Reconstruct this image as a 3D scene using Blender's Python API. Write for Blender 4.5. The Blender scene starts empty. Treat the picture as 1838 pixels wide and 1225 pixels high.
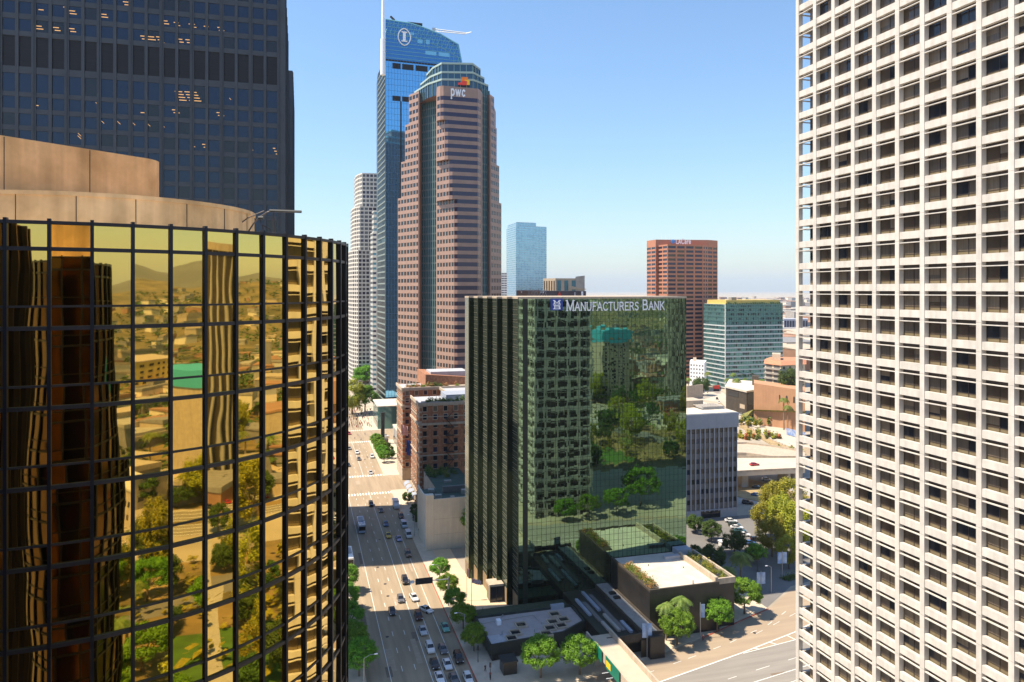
import bpy, math, random
from math import sin, cos, pi, radians, sqrt, atan2, hypot, floor
random.seed(7)
HAZE, SKY, SUN, EXPO = 0.000045, 0.12, 5.0, 0.75
SC = bpy.context.scene
COL = SC.collection
H = 88.0                       # eye height above the street
F = 1320.0                     # focal length in reference pixels
YAW = 0.28033                  # camera yaw away from the street axis (+Y)
CS, SN = cos(YAW), sin(YAW)

def W(px, D):                  # ground point at sight line px and depth D
    X = (px - 919.0) / F * D
    return (CS * X + SN * D, -SN * X + CS * D)
def DG(py, z=0.0): return (H - z) * F / (py - 521.0)
def G(px, py, z=0.0):
    u, v = W(px, DG(py, z)); return (u, v, z)
def ZD(py, D): return H - (py - 521.0) / F * D
def UV(px, v):                 # u where sight line px meets the plane y = v
    P = px - 919.0
    return v * (F * SN + P * CS) / (F * CS - P * SN)
def depth(u, v): return SN * u + CS * v
def proj(p):
    D = depth(p[0], p[1])
    if D < 1: return None
    return (919 + F * (CS * p[0] - SN * p[1]) / D, 521 - F * (p[2] - H) / D, D)

# ---------------------------------------------------------------- materials
def _nodes(name):
    m = bpy.data.materials.new(name); m.use_nodes = True
    nt = m.node_tree; nt.nodes.clear()
    o = nt.nodes.new('ShaderNodeOutputMaterial'); b = nt.nodes.new('ShaderNodeBsdfPrincipled')
    nt.links.new(b.outputs[0], o.inputs[0])
    return m, nt, b
def c4(c, k=1.0): return (min(1, c[0] * k), min(1, c[1] * k), min(1, c[2] * k), 1)
def mat(name, col, rough=.8, metal=0, var=.12, scale=.35, col2=None, detail=4, bump=0, bscale=3, spec=.4, stretch=None, obj=False, streak=0):
    m, nt, b = _nodes(name); N = nt.nodes.new; L = nt.links.new
    b.inputs['Roughness'].default_value = rough; b.inputs['Metallic'].default_value = metal
    b.inputs['Specular IOR Level'].default_value = spec
    if obj: pos = N('ShaderNodeTexCoord').outputs['Object']
    else: pos = N('ShaderNodeNewGeometry').outputs['Position']
    if stretch:
        mp = N('ShaderNodeMapping'); mp.inputs['Scale'].default_value = stretch; L(pos, mp.inputs[0]); pos = mp.outputs[0]
    if var or col2:
        n = N('ShaderNodeTexNoise'); n.inputs['Scale'].default_value = scale; n.inputs['Detail'].default_value = detail
        n.inputs['Roughness'].default_value = .62
        L(pos, n.inputs['Vector'])
        r = N('ShaderNodeValToRGB'); L(n.outputs['Fac'], r.inputs[0])
        r.color_ramp.elements[0].position = .3; r.color_ramp.elements[1].position = .7
        r.color_ramp.elements[0].color = c4(col, 1 - var); r.color_ramp.elements[1].color = c4(col2 or col, 1 + var)
        out = r.outputs[0]
        if streak:
            mp = N('ShaderNodeMapping'); mp.inputs['Scale'].default_value = (1.1, 1.1, .06); L(pos, mp.inputs[0])
            n2 = N('ShaderNodeTexNoise'); n2.inputs['Scale'].default_value = 1.2; n2.inputs['Detail'].default_value = 3; L(mp.outputs[0], n2.inputs['Vector'])
            mr = N('ShaderNodeMapRange'); mr.inputs[1].default_value = .35; mr.inputs[2].default_value = .7; mr.inputs[3].default_value = 1.0; mr.inputs[4].default_value = 1 - streak
            L(n2.outputs['Fac'], mr.inputs[0])
            mx = N('ShaderNodeMix'); mx.data_type = 'RGBA'; mx.blend_type = 'MULTIPLY'; mx.inputs[0].default_value = 1
            L(out, mx.inputs[6]); L(mr.outputs[0], mx.inputs[7]); out = mx.outputs[2]
        L(out, b.inputs['Base Color'])
    else: b.inputs['Base Color'].default_value = c4(col)
    if bump:
        n2 = N('ShaderNodeTexNoise'); n2.inputs['Scale'].default_value = bscale; n2.inputs['Detail'].default_value = 3
        L(pos, n2.inputs['Vector'])
        bp = N('ShaderNodeBump'); bp.inputs['Strength'].default_value = 1; bp.inputs['Distance'].default_value = bump
        L(n2.outputs['Fac'], bp.inputs['Height']); L(bp.outputs[0], b.inputs['Normal'])
    return m
def paint_mat(name):           # car paint: takes its colour from the object
    m, nt, b = _nodes(name); oi = nt.nodes.new('ShaderNodeObjectInfo')
    nt.links.new(oi.outputs['Color'], b.inputs['Base Color'])
    b.inputs['Roughness'].default_value = .25; b.inputs['Coat Weight'].default_value = .6; b.inputs['Coat Roughness'].default_value = .05
    return m
def leaf_mat(name, col, col2, trans=.25):
    m, nt, b = _nodes(name); N = nt.nodes.new; L = nt.links.new
    tc = N('ShaderNodeTexCoord'); n = N('ShaderNodeTexNoise'); n.inputs['Scale'].default_value = 1.1; n.inputs['Detail'].default_value = 6; n.inputs['Roughness'].default_value = .7
    oi = N('ShaderNodeObjectInfo')
    ad = N('ShaderNodeVectorMath'); ad.operation = 'ADD'
    L(tc.outputs['Object'], ad.inputs[0]); L(oi.outputs['Location'], ad.inputs[1]); L(ad.outputs[0], n.inputs['Vector'])
    r = N('ShaderNodeValToRGB'); L(n.outputs['Fac'], r.inputs[0])
    r.color_ramp.elements[0].position = .35; r.color_ramp.elements[1].position = .68
    r.color_ramp.elements[0].color = c4(col); r.color_ramp.elements[1].color = c4(col2)
    mv = N('ShaderNodeMapRange'); mv.inputs[3].default_value = .86; mv.inputs[4].default_value = 1.15; L(oi.outputs['Random'], mv.inputs[0])
    hs = N('ShaderNodeHueSaturation'); L(r.outputs[0], hs.inputs['Color']); L(mv.outputs[0], hs.inputs['Value'])
    mh = N('ShaderNodeMapRange'); mh.inputs[3].default_value = .485; mh.inputs[4].default_value = .53; L(oi.outputs['Random'], mh.inputs[0]); L(mh.outputs[0], hs.inputs['Hue'])
    r = hs
    L(r.outputs[0], b.inputs['Base Color']); b.inputs['Roughness'].default_value = .6; b.inputs['Specular IOR Level'].default_value = .25
    t = N('ShaderNodeBsdfTranslucent'); L(r.outputs[0], t.inputs[0])
    mx = N('ShaderNodeMixShader'); mx.inputs[0].default_value = trans
    o = [x for x in nt.nodes if x.type == 'OUTPUT_MATERIAL'][0]
    L(b.outputs[0], mx.inputs[1]); L(t.outputs[0], mx.inputs[2]); L(mx.outputs[0], o.inputs[0])
    return m
def mirror_mat(name, col, amp=.0, nscale=.5, stretch=(1, 1, 1), pane=None, rough=.02, metal=1.0, pamp=0, dark=None):
    """coated glass: coloured mirror with slightly wavy panes"""
    m, nt, b = _nodes(name); N = nt.nodes.new; L = nt.links.new
    b.inputs['Base Color'].default_value = c4(col); b.inputs['Metallic'].default_value = metal; b.inputs['Roughness'].default_value = rough
    b.inputs['Specular IOR Level'].default_value = .5
    pos = N('ShaderNodeNewGeometry').outputs['Position']
    h = None
    if amp:
        mp = N('ShaderNodeMapping'); mp.inputs['Scale'].default_value = stretch; L(pos, mp.inputs[0])
        n = N('ShaderNodeTexNoise'); n.inputs['Scale'].default_value = nscale; n.inputs['Detail'].default_value = 1.5
        L(mp.outputs[0], n.inputs['Vector'])
        mu = N('ShaderNodeMath'); mu.operation = 'MULTIPLY'; mu.inputs[1].default_value = amp; L(n.outputs['Fac'], mu.inputs[0]); h = mu.outputs[0]
    if pane:                    # pane = (axis, period, offset) list: pillowed panes
        sp = N('ShaderNodeSeparateXYZ'); L(pos, sp.inputs[0])
        for ax, per, off in pane:
            a = N('ShaderNodeMath'); a.operation = 'SUBTRACT'; a.inputs[1].default_value = off; L(sp.outputs[ax], a.inputs[0])
            d = N('ShaderNodeMath'); d.operation = 'MULTIPLY'; d.inputs[1].default_value = 2 * pi / per; L(a.outputs[0], d.inputs[0])
            c = N('ShaderNodeMath'); c.operation = 'COSINE'; L(d.outputs[0], c.inputs[0])
            e = N('ShaderNodeMath'); e.operation = 'MULTIPLY'; e.inputs[1].default_value = -pamp; L(c.outputs[0], e.inputs[0])
            if h is None: h = e.outputs[0]
            else:
                s_ = N('ShaderNodeMath'); s_.operation = 'ADD'; L(h, s_.inputs[0]); L(e.outputs[0], s_.inputs[1]); h = s_.outputs[0]
    if h is not None:
        bp = N('ShaderNodeBump'); bp.inputs['Strength'].default_value = 1; bp.inputs['Distance'].default_value = 1
        L(h, bp.inputs['Height']); L(bp.outputs[0], b.inputs['Normal'])
    return m
def emit_mat(name, col, s):
    m, nt, b = _nodes(name); b.inputs['Base Color'].default_value = c4(col); b.inputs['Emission Color'].default_value = c4(col); b.inputs['Emission Strength'].default_value = s
    return m

# ---------------------------------------------------------------- mesh building
class MB:
    def __init__(s): s.v = []; s.f = []
    def quad(s, a, b, c, d):
        i = len(s.v); s.v += [a, b, c, d]; s.f.append((i, i + 1, i + 2, i + 3))
    def poly(s, pts):
        i = len(s.v); s.v += list(pts); s.f.append(tuple(range(i, i + len(pts))))
    def hexa(s, b, t):          # bottom and top rings of four points, counter-clockwise from above
        i = len(s.v); s.v += list(b) + list(t)
        s.f += [(i + 3, i + 2, i + 1, i), (i + 4, i + 5, i + 6, i + 7)]
        for k in range(4):
            j = (k + 1) % 4; s.f.append((i + k, i + j, i + 4 + j, i + 4 + k))
    def box(s, x0, x1, y0, y1, z0, z1):
        s.hexa([(x0, y0, z0), (x1, y0, z0), (x1, y1, z0), (x0, y1, z0)], [(x0, y0, z1), (x1, y0, z1), (x1, y1, z1), (x0, y1, z1)])
    def ob(s, A, B, s0, s1, z0, z1, d0, d1):   # box on the wall A->B: span, heights, depth outwards (right of A->B)
        L = hypot(B[0] - A[0], B[1] - A[1]); tx, ty = (B[0] - A[0]) / L, (B[1] - A[1]) / L; nx, ny = ty, -tx
        def P(q, d, z): return (A[0] + tx * q + nx * d, A[1] + ty * q + ny * d, z)
        s.hexa([P(s0, d1, z0), P(s1, d1, z0), P(s1, d0, z0), P(s0, d0, z0)], [P(s0, d1, z1), P(s1, d1, z1), P(s1, d0, z1), P(s0, d0, z1)])
    def prism(s, pts, z0, z1, top=True, bottom=True):
        n = len(pts); i = len(s.v)
        zz0 = z0 if isinstance(z0, (list, tuple)) else [z0] * n; zz1 = z1 if isinstance(z1, (list, tuple)) else [z1] * n
        s.v += [(p[0], p[1], zz0[k]) for k, p in enumerate(pts)] + [(p[0], p[1], zz1[k]) for k, p in enumerate(pts)]
        for k in range(n):
            j = (k + 1) % n; s.f.append((i + k, i + j, i + n + j, i + n + k))
        if top: s.f.append(tuple(range(i + n, i + 2 * n)))
        if bottom: s.f.append(tuple(reversed(range(i, i + n))))
    def cyl(s, x, y, z0, z1, r0, r1=None, n=10):
        r1 = r0 if r1 is None else r1; i = len(s.v)
        s.v += [(x + r0 * cos(2 * pi * k / n), y + r0 * sin(2 * pi * k / n), z0) for k in range(n)] + [(x + r1 * cos(2 * pi * k / n), y + r1 * sin(2 * pi * k / n), z1) for k in range(n)]
        for k in range(n):
            j = (k + 1) % n; s.f.append((i + k, i + j, i + n + j, i + n + k))
        s.f += [tuple(range(i + n, i + 2 * n)), tuple(reversed(range(i, i + n)))]
    def tube(s, pts, r, n=6):   # tapered tube along a polyline; r number or list
        rr = r if isinstance(r, (list, tuple)) else [r] * len(pts); i = len(s.v); m = len(pts)
        for k, p in enumerate(pts):
            a = pts[max(0, k - 1)]; b = pts[min(m - 1, k + 1)]
            d = [b[q] - a[q] for q in range(3)]; l = sqrt(sum(q * q for q in d)) or 1; d = [q / l for q in d]
            e = (0, 0, 1) if abs(d[2]) < .9 else (1, 0, 0)
            x = (d[1] * e[2] - d[2] * e[1], d[2] * e[0] - d[0] * e[2], d[0] * e[1] - d[1] * e[0]); l = sqrt(sum(q * q for q in x)); x = [q / l for q in x]
            y = (d[1] * x[2] - d[2] * x[1], d[2] * x[0] - d[0] * x[2], d[0] * x[1] - d[1] * x[0])
            for t in range(n):
                c_, s_ = cos(2 * pi * t / n) * rr[k], sin(2 * pi * t / n) * rr[k]
                s.v.append(tuple(p[q] + x[q] * c_ + y[q] * s_ for q in range(3)))
        for k in range(m - 1):
            for t in range(n):
                j = (t + 1) % n; s.f.append((i + k * n + t, i + k * n + j, i + (k + 1) * n + j, i + (k + 1) * n + t))
        s.f += [tuple(reversed(range(i, i + n))), tuple(range(i + (m - 1) * n, i + m * n))]
    def mesh(s, name, m, off=(0, 0, 0), smooth=False):
        me = bpy.data.meshes.new(name)
        me.from_pydata([(a - off[0], b - off[1], c - off[2]) for a, b, c in s.v], [], s.f)
        me.materials.append(m)
        if smooth:
            for p in me.polygons: p.use_smooth = True
        me.update(); return me
    def build(s, name, m, parent=None, loc=None, smooth=False, **kw):
        """one mesh object; the vertices are world positions unless the parent is a prototype at the origin"""
        off = (0, 0, 0)
        q = parent
        while q is not None:
            off = tuple(off[k] + q.location[k] for k in range(3)); q = q.parent
        if parent is None and loc is not None: off = loc
        o = bpy.data.objects.new(name, s.mesh(name, m, off, smooth)); COL.objects.link(o)
        if parent is not None: o.parent = parent
        elif loc is not None: o.location = loc
        tag(o, **kw); return o
def tag(o, label=None, cat=None, group=None, kind=None):
    if label: o['label'] = label
    if cat: o['category'] = cat
    if group: o['group'] = group
    if kind: o['kind'] = kind
    return o
def thing(name, label, cat, loc=(0, 0, 0), group=None, rz=0):
    o = bpy.data.objects.new(name, None); COL.objects.link(o); o.location = loc; o.rotation_euler = (0, 0, rz); o.empty_display_size = .1
    return tag(o, label, cat, group)
def struct(name, mb, m): return mb.build(name, m, None, None, False, kind='structure')
def dup(root, loc, rz=0, label=None, group=None, scale=None, color=None):
    def cp(o, par):
        c = o.copy(); COL.objects.link(c); c.parent = par
        if color is not None and c.type == 'MESH' and c.name.startswith('body'): c.color = color
        for ch in o.children: cp(ch, c)
        return c
    r = cp(root, None); r.location = loc; r.rotation_euler = (0, 0, rz)
    if scale is not None: r.scale = scale if isinstance(scale, tuple) else (scale,) * 3
    if color is not None and r.type == 'MESH': r.color = color
    if label: r['label'] = label
    if group: r['group'] = group
    return r
def wall_t(A, B):
    L = hypot(B[0] - A[0], B[1] - A[1]); return L, (B[0] - A[0]) / L, (B[1] - A[1]) / L
class Panes:
    """window panes of one building: the largest in the picture become parts, the rest one part"""
    def __init__(s): s.q = []
    def add(s, A, B, s0, s1, z0, z1, d0=-.2, d1=-.08, m=0, tilt=0):
        s.q.append((A, B, s0, s1, z0, z1, d0, d1, m, tilt))
    def _mb(s, mb, p):
        A, B, s0, s1, z0, z1, d0, d1, m, tl = p
        if not tl: mb.ob(A, B, s0, s1, z0, z1, d0, d1); return
        L, tx, ty = wall_t(A, B); nx, ny = ty, -tx
        a = random.gauss(0, tl) * (s1 - s0) / 2; b = random.gauss(0, tl) * (z1 - z0) / 2
        def P(q, d, z): return (A[0] + tx * q + nx * d, A[1] + ty * q + ny * d, z)
        mb.hexa([P(s0, d1 - a - b, z0), P(s1, d1 + a - b, z0), P(s1, d0, z0), P(s0, d0, z0)], [P(s0, d1 - a + b, z1), P(s1, d1 + a + b, z1), P(s1, d0, z1), P(s0, d0, z1)])
    def build(s, root, mats, vis=(0, 0, 1838, 1225), top=100, name='window', name_rest='windows'):
        sc = []
        for i, p in enumerate(s.q):
            A, B, s0, s1, z0, z1 = p[:6]; L, tx, ty = wall_t(A, B); nx, ny = ty, -tx
            x, y = A[0] + tx * (s0 + s1) / 2, A[1] + ty * (s0 + s1) / 2
            a = proj((x, y, (z0 + z1) / 2)); ar = 0
            if a and vis[0] <= a[0] <= vis[2] and vis[1] <= a[1] <= vis[3]:
                l = hypot(x, y) or 1; ar = max(0, -(nx * x + ny * y) / l) * (s1 - s0) * (z1 - z0) / a[2] ** 2
            sc.append((-ar, i))
        sc.sort(); chosen = {i for a, i in sc[:top] if a < 0}
        rest = {}
        for i, p in enumerate(s.q):
            if i in chosen:
                mb = MB(); s._mb(mb, p); mb.build(name, mats[p[8] % len(mats)], root)
            else: s._mb(rest.setdefault(p[8] % len(mats), MB()), p)
        if rest:
            used = sorted(rest); big = MB(); idx = []
            for k in used:
                o = len(big.v); big.v += rest[k].v; big.f += [tuple(q + o for q in f) for f in rest[k].f]; idx += [used.index(k)] * len(rest[k].f)
            ob = big.build(name_rest, mats[used[0]], root, kind='stuff')
            for k in used[1:]: ob.data.materials.append(mats[k])
            for pl, k in zip(ob.data.polygons, idx): pl.material_index = k
def inset(poly, d):             # shrink a counter-clockwise outline by d
    n = len(poly); out = []
    for k in range(n):
        p0, p1, p2 = poly[k - 1], poly[k], poly[(k + 1) % n]
        l1, a, b = wall_t(p0, p1); l2, c, e = wall_t(p1, p2)
        n1 = (-b, a); n2 = (-e, c)
        bx, by = n1[0] + n2[0], n1[1] + n2[1]; q = bx * bx + by * by
        if q < .2: out.append((p1[0] + n1[0] * d, p1[1] + n1[1] * d)); continue
        out.append((p1[0] + bx * 2 * d / q, p1[1] + by * 2 * d / q))
    return out
def rect(u0, u1, v0, v1): return [(u0, v0), (u1, v0), (u1, v1), (u0, v1)]
# ---------------------------------------------------------------- palette
M = dict(
 gold=mirror_mat('bronze_mirror_glass', (.71, .495, .145), amp=.012, nscale=.35, stretch=(1, 1, .6), rough=.015),
 bronze=mirror_mat('bronze_glass', (.10, .055, .02), amp=.01, nscale=.4, rough=.06),
 green=mirror_mat('green_mirror_glass', (.215, .335, .225), amp=.015, nscale=.24, stretch=(1, 1, .8), rough=.02, pane=[(0, 51.2 / 38, 57.1), (2, 1.72, 0)], pamp=.0004),
 greend=mirror_mat('dark_green_glass', (.05, .075, .052), amp=.01, nscale=.6, rough=.05),
 blue=mirror_mat('blue_mirror_glass', (.20, .50, .78), amp=.012, nscale=.12, rough=.05, metal=.88),
 bluedk=mirror_mat('deep_blue_glass', (.065, .23, .47), amp=.012, nscale=.2, rough=.08, metal=.7),
 bluep=mirror_mat('pale_blue_glass', (.30, .50, .64), amp=.02, nscale=.06, stretch=(1, 1, .3), rough=.08, metal=.8),
 teal=mirror_mat('teal_glass', (.13, .285, .29), amp=.01, nscale=.3, rough=.08, metal=.6),
 tealpane=mirror_mat('teal_recess_glass', (.08, .21, .28), amp=.01, nscale=.3, rough=.08, metal=.55),
 gdark=mirror_mat('dark_window_glass', (.018, .02, .026), rough=.05, metal=0, amp=.004, nscale=.5),
 gdark2=mirror_mat('dark_window_glass_warm', (.075, .054, .038), rough=.06, metal=0),
 gblue=mirror_mat('blue_grey_window_glass', (.02, .034, .066), rough=.08, metal=.22, amp=.006, nscale=.3),
 gviolet=mirror_mat('violet_window_glass', (.045, .04, .075), rough=.08, metal=.3),
 louvre=mat('black_louvre', (.012, .012, .016), .6, stretch=(.2, .2, 14), scale=1, var=.5),
 blind=mat('window_blind', (.15, .115, .08), .4, var=.3, stretch=(6, 6, .2), scale=1, spec=.5),
 blind2=mat('grey_brown_curtain', (.095, .075, .058), .35, var=.35, stretch=(7, 7, .2), scale=1, spec=.5),
 steel=mat('dark_bronze_steel', (.02, .021, .028), .35, .3, var=.2),
 steel2=mat('brown_steel', (.05, .038, .036), .45, .2, var=.2),
 alu=mat('pale_aluminium', (.55, .52, .45), .4, .4, var=.08),
 conc=mat('tan_concrete', (.78, .48, .22), .9, var=.16, scale=.5, col2=(.84, .55, .28), bump=.012, bscale=4, streak=.3),
 concg=mat('grey_concrete', (.40, .37, .33), .9, var=.14, scale=.25, streak=.15),
 cream=mat('cream_panel', (.62, .58, .525), .75, var=.09, scale=.6, streak=.16),
 white=mat('white_panel', (.72, .70, .66), .7, var=.06, scale=.2),
 granite=mat('red_granite', (.36, .228, .175), .5, var=.1, scale=.4, spec=.5),
 granite2=mat('brown_granite', (.26, .15, .115), .5, var=.12, scale=.4, spec=.5),
 terra=mat('orange_brick_panel', (.47, .205, .125), .7, var=.08, scale=.2),
 brick=mat('red_brick', (.36, .155, .08), .9, var=.25, scale=1.2, col2=(.42, .20, .11), streak=.2),
 stone=mat('buff_stone', (.50, .41, .31), .85, var=.12, scale=.6, streak=.15),
 beige=mat('beige_stucco', (.78, .70, .56), .9, var=.06, scale=.3, streak=.12),
 roof=mat('pale_roof_membrane', (.60, .54, .45), .9, var=.16, scale=.3, detail=7),
 roofd=mat('grey_roof', (.24, .23, .23), .9, var=.2, scale=.4),
 roofl=mat('light_grey_roof', (.42, .42, .44), .9, var=.12, scale=.5),
 blackg=mat('black_granite', (.028, .025, .023), .35, var=.35, scale=.5, spec=.5, streak=.2),
 brownw=mat('dark_brown_wall', (.07, .056, .043), .7, var=.25, scale=.4, streak=.25),
 slate=mat('blue_grey_panel', (.32, .35, .41), .7, var=.06, scale=.3),
 fin=mat('pale_grey_fin', (.40, .42, .48), .7, var=.05),
 greyw=mat('dark_grey_spandrel', (.17, .16, .155), .7, var=.15),
 tile=mat('terracotta_tile', (.52, .22, .12), .85, var=.2, scale=1),
 purple=mat('dark_purple_wall', (.10, .075, .085), .8, var=.15),
 yellow=mat('yellow_panel', (.62, .46, .13), .7, var=.1),
 arm=mat('tower_spandrel', (.058, .066, .078), .5, .15, var=.12, scale=.2),
 lit=emit_mat('ceiling_light', (1, .52, .18), .33),
 wht=mat('white_letter', (.92, .93, .96), .5, var=0),
 signblue=mat('sign_blue', (.025, .06, .33), .5, var=0),
 orange=mat('orange_mark', (.85, .22, .02), .5, var=0), yelm=mat('yellow_mark', (.9, .55, .02), .5, var=0), redm=mat('red_mark', (.7, .05, .03), .5, var=0),
 lblue=mat('light_blue_mark', (.10, .33, .72), .5, var=0),
 pole=mat('grey_metal', (.42, .43, .44), .4, .5, var=.05), poled=mat('dark_metal', (.04, .042, .045), .5, .3, var=.1),
 asph=mat('asphalt', (.34, .26, .172), .92, var=.2, scale=1.0, stretch=(.55, .035, 1), detail=9),
 asphd=mat('grey_asphalt', (.175, .165, .155), .92, var=.12, scale=.1, detail=8),
 side=mat('pavement', (.58, .48, .36), .9, var=.10, scale=.5),
 ground=mat('city_ground', (.40, .34, .26), .95, var=.25, scale=.02, detail=8),
 kerbred=mat('red_kerb_paint', (.42, .10, .06), .8, var=.2), linem=mat('road_paint', (.78, .76, .70), .7, var=.1, scale=2),
 lineY=mat('yellow_road_paint', (.7, .5, .12), .7, var=.1),
 grass=mat('grass', (.13, .18, .035), .95, var=.4, scale=.6, col2=(.25, .22, .06)), dirt=mat('dry_soil', (.36, .26, .13), .95, var=.25, scale=.3),
)
# ---------------------------------------------------------------- facade helpers
def facade(A, B, z0, z1, nf, nb, walls, piers, panes, band=.5, pier=.3, dp=.25, ppr=.0, bandpos=0, m=0, edge=None, paned=(-.2, -.1), pick=None):
    """floors of a wall: spandrel bands, piers between the bays, a pane in each opening"""
    L, tx, ty = wall_t(A, B); fh = (z1 - z0) / nf; bw = L / nb
    for i in range(nf):
        zb = z0 + i * fh
        if band: walls.ob(A, B, 0, L, zb, zb + band * fh, -dp, 0)
    if pier:
        for k in range(nb + 1):
            s = k * bw; piers.ob(A, B, max(0, s - pier / 2), min(L, s + pier / 2), z0, z1, -dp - .01, .012 + ppr)
    if panes is not None:
        for i in range(nf):
            zb = z0 + i * fh + band * fh
            for k in range(nb):
                mm = pick(i, k) if pick else (m if not isinstance(m, tuple) else random.choice(m))
                panes.add(A, B, k * bw + pier / 2, (k + 1) * bw - pier / 2, zb + .02, z0 + (i + 1) * fh - .02, paned[0], paned[1], mm)
# ---------------------------------------------------------------- letters (slab-serif strokes in a unit cell)
_s = .13
GLY = {
 'M': (1.15, [[(.12, 0), (.12, 1)], [(.12, 1), (.57, .05)], [(.57, .05), (1.02, 1)], [(1.02, 1), (1.02, 0)]], [(.12, 0), (1.02, 0), (.06, 1), (1.08, 1)]),
 'A': (1.0, [[(.08, 0), (.5, 1)], [(.5, 1), (.92, 0)], [(.26, .36), (.74, .36)]], [(.08, 0), (.92, 0)]),
 'N': (1.0, [[(.14, 0), (.14, 1)], [(.14, 1), (.86, 0)], [(.86, 0), (.86, 1)]], [(.14, 0), (.86, 1)]),
 'U': (1.0, [[(.14, 1), (.14, .3), (.3, .04), (.68, .04), (.84, .3), (.84, 1)]], [(.14, 1), (.84, 1)]),
 'F': (.82, [[(.16, 0), (.16, 1)], [(.16, .96), (.78, .96)], [(.16, .52), (.6, .52)]], [(.16, 0)]),
 'C': (.95, [[(.88, .82), (.66, .97), (.36, .95), (.12, .68), (.12, .32), (.36, .05), (.66, .03), (.88, .18)]], []),
 'T': (.9, [[(.45, 0), (.45, 1)], [(.05, .96), (.85, .96)]], [(.45, 0)]),
 'R': (.95, [[(.16, 0), (.16, 1)], [(.16, .96), (.6, .96), (.76, .82), (.76, .65), (.6, .5), (.16, .5)], [(.5, .5), (.88, 0)]], [(.16, 0)]),
 'E': (.82, [[(.16, 0), (.16, 1)], [(.16, .96), (.76, .96)], [(.16, .52), (.62, .52)], [(.16, .04), (.78, .04)]], []),
 'S': (.8, [[(.7, .84), (.5, .97), (.25, .92), (.13, .74), (.25, .58), (.58, .44), (.7, .26), (.56, .06), (.3, .03), (.1, .16)]], []),
 'B': (.92, [[(.16, 0), (.16, 1)], [(.16, .96), (.58, .96), (.72, .84), (.72, .66), (.56, .53), (.16, .53)], [(.56, .53), (.8, .4), (.8, .18), (.62, .04), (.16, .04)]], []),
 'K': (.98, [[(.16, 0), (.16, 1)], [(.84, 1), (.2, .45)], [(.4, .6), (.9, 0)]], [(.16, 0), (.16, 1)]),
 'L': (.8, [[(.14, 1), (.14, .05)], [(.14, .05), (.76, .05)]], []),
 'I': (.5, [[(.25, 0), (.25, 1)]], [(.25, 0), (.25, 1)]),
 'a': (.75, [[(.14, .6), (.4, .68), (.58, .56), (.58, .02)], [(.58, .36), (.3, .4), (.12, .2), (.3, .03), (.58, .14)]], []),
 'r': (.55, [[(.14, 0), (.14, .66)], [(.14, .48), (.32, .65), (.5, .62)]], []),
 'e': (.75, [[(.12, .36), (.62, .36), (.58, .58), (.36, .68), (.14, .52), (.12, .2), (.32, .03), (.6, .1)]], []),
 'p': (.8, [[(.16, .66), (.16, -.34)], [(.16, .58), (.44, .68), (.66, .5), (.66, .18), (.44, .02), (.16, .1)]], [(.16, -.34)]),
 'w': (1.05, [[(.08, .66), (.3, .02)], [(.3, .02), (.52, .62)], [(.52, .62), (.72, .02)], [(.72, .02), (.96, .66)]], []),
 'c': (.7, [[(.6, .54), (.4, .68), (.16, .52), (.12, .2), (.32, .02), (.6, .12)]], []),
 '.': (.3, [[(.15, 0), (.15, .1)]], []),
}
def letter(ch, A, B, s, z, h, m, parent, w=_s, d=(.02, .14), xs=1.0):
    """one raised letter on the wall A->B, lower left at distance s, height z"""
    adv, strokes, serifs = GLY[ch]; L, tx, ty = wall_t(A, B); nx, ny = ty, -tx; mb = MB(); k = 0
    def P(x, y, dd): return (A[0] + tx * (s + x * h * xs) + nx * dd, A[1] + ty * (s + x * h * xs) + ny * dd, z + y * h)
    def seg(p, q, wd):
        nonlocal k
        l = hypot(q[0] - p[0], q[1] - p[1]) or 1e-6; ox, oy = -(q[1] - p[1]) / l * wd / 2, (q[0] - p[0]) / l * wd / 2
        ex, ey = (q[0] - p[0]) / l * wd * .3, (q[1] - p[1]) / l * wd * .3; d1 = d[1] + .004 * k; k += 1
        c = [(p[0] - ex + ox, p[1] - ey + oy), (p[0] - ex - ox, p[1] - ey - oy), (q[0] + ex - ox, q[1] + ey - oy), (q[0] + ex + ox, q[1] + ey + oy)]
        mb.hexa([P(x, y, d1) for x, y in c], [P(x, y, d[0]) for x, y in c])
    for st in strokes:
        for a, b in zip(st, st[1:]): seg(a, b, w)
    for x, y in serifs: seg((x - .13, y + (.03 if y < .5 else -.03)), (x + .13, y + (.03 if y < .5 else -.03)), .07)
    mb.build('letter', m, parent); return adv * h * xs
def text(parts, A, B, s0, s1, z, m, parent, w=_s, gap=.06):
    """parts: (string, height); spread to fill s0..s1"""
    tot = sum(sum(GLY[c][0] * h for c in t) for t, h in parts) + sum(gap * h * len(t) for t, h in parts)
    xs = (s1 - s0) / tot; s = s0
    for t, h in parts:
        for c in t:
            if c == ' ': continue
            s += letter(c, A, B, s, z, h, m, parent, w, xs=xs) + gap * h * xs
GLY[' '] = (.45, [], [])
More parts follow.
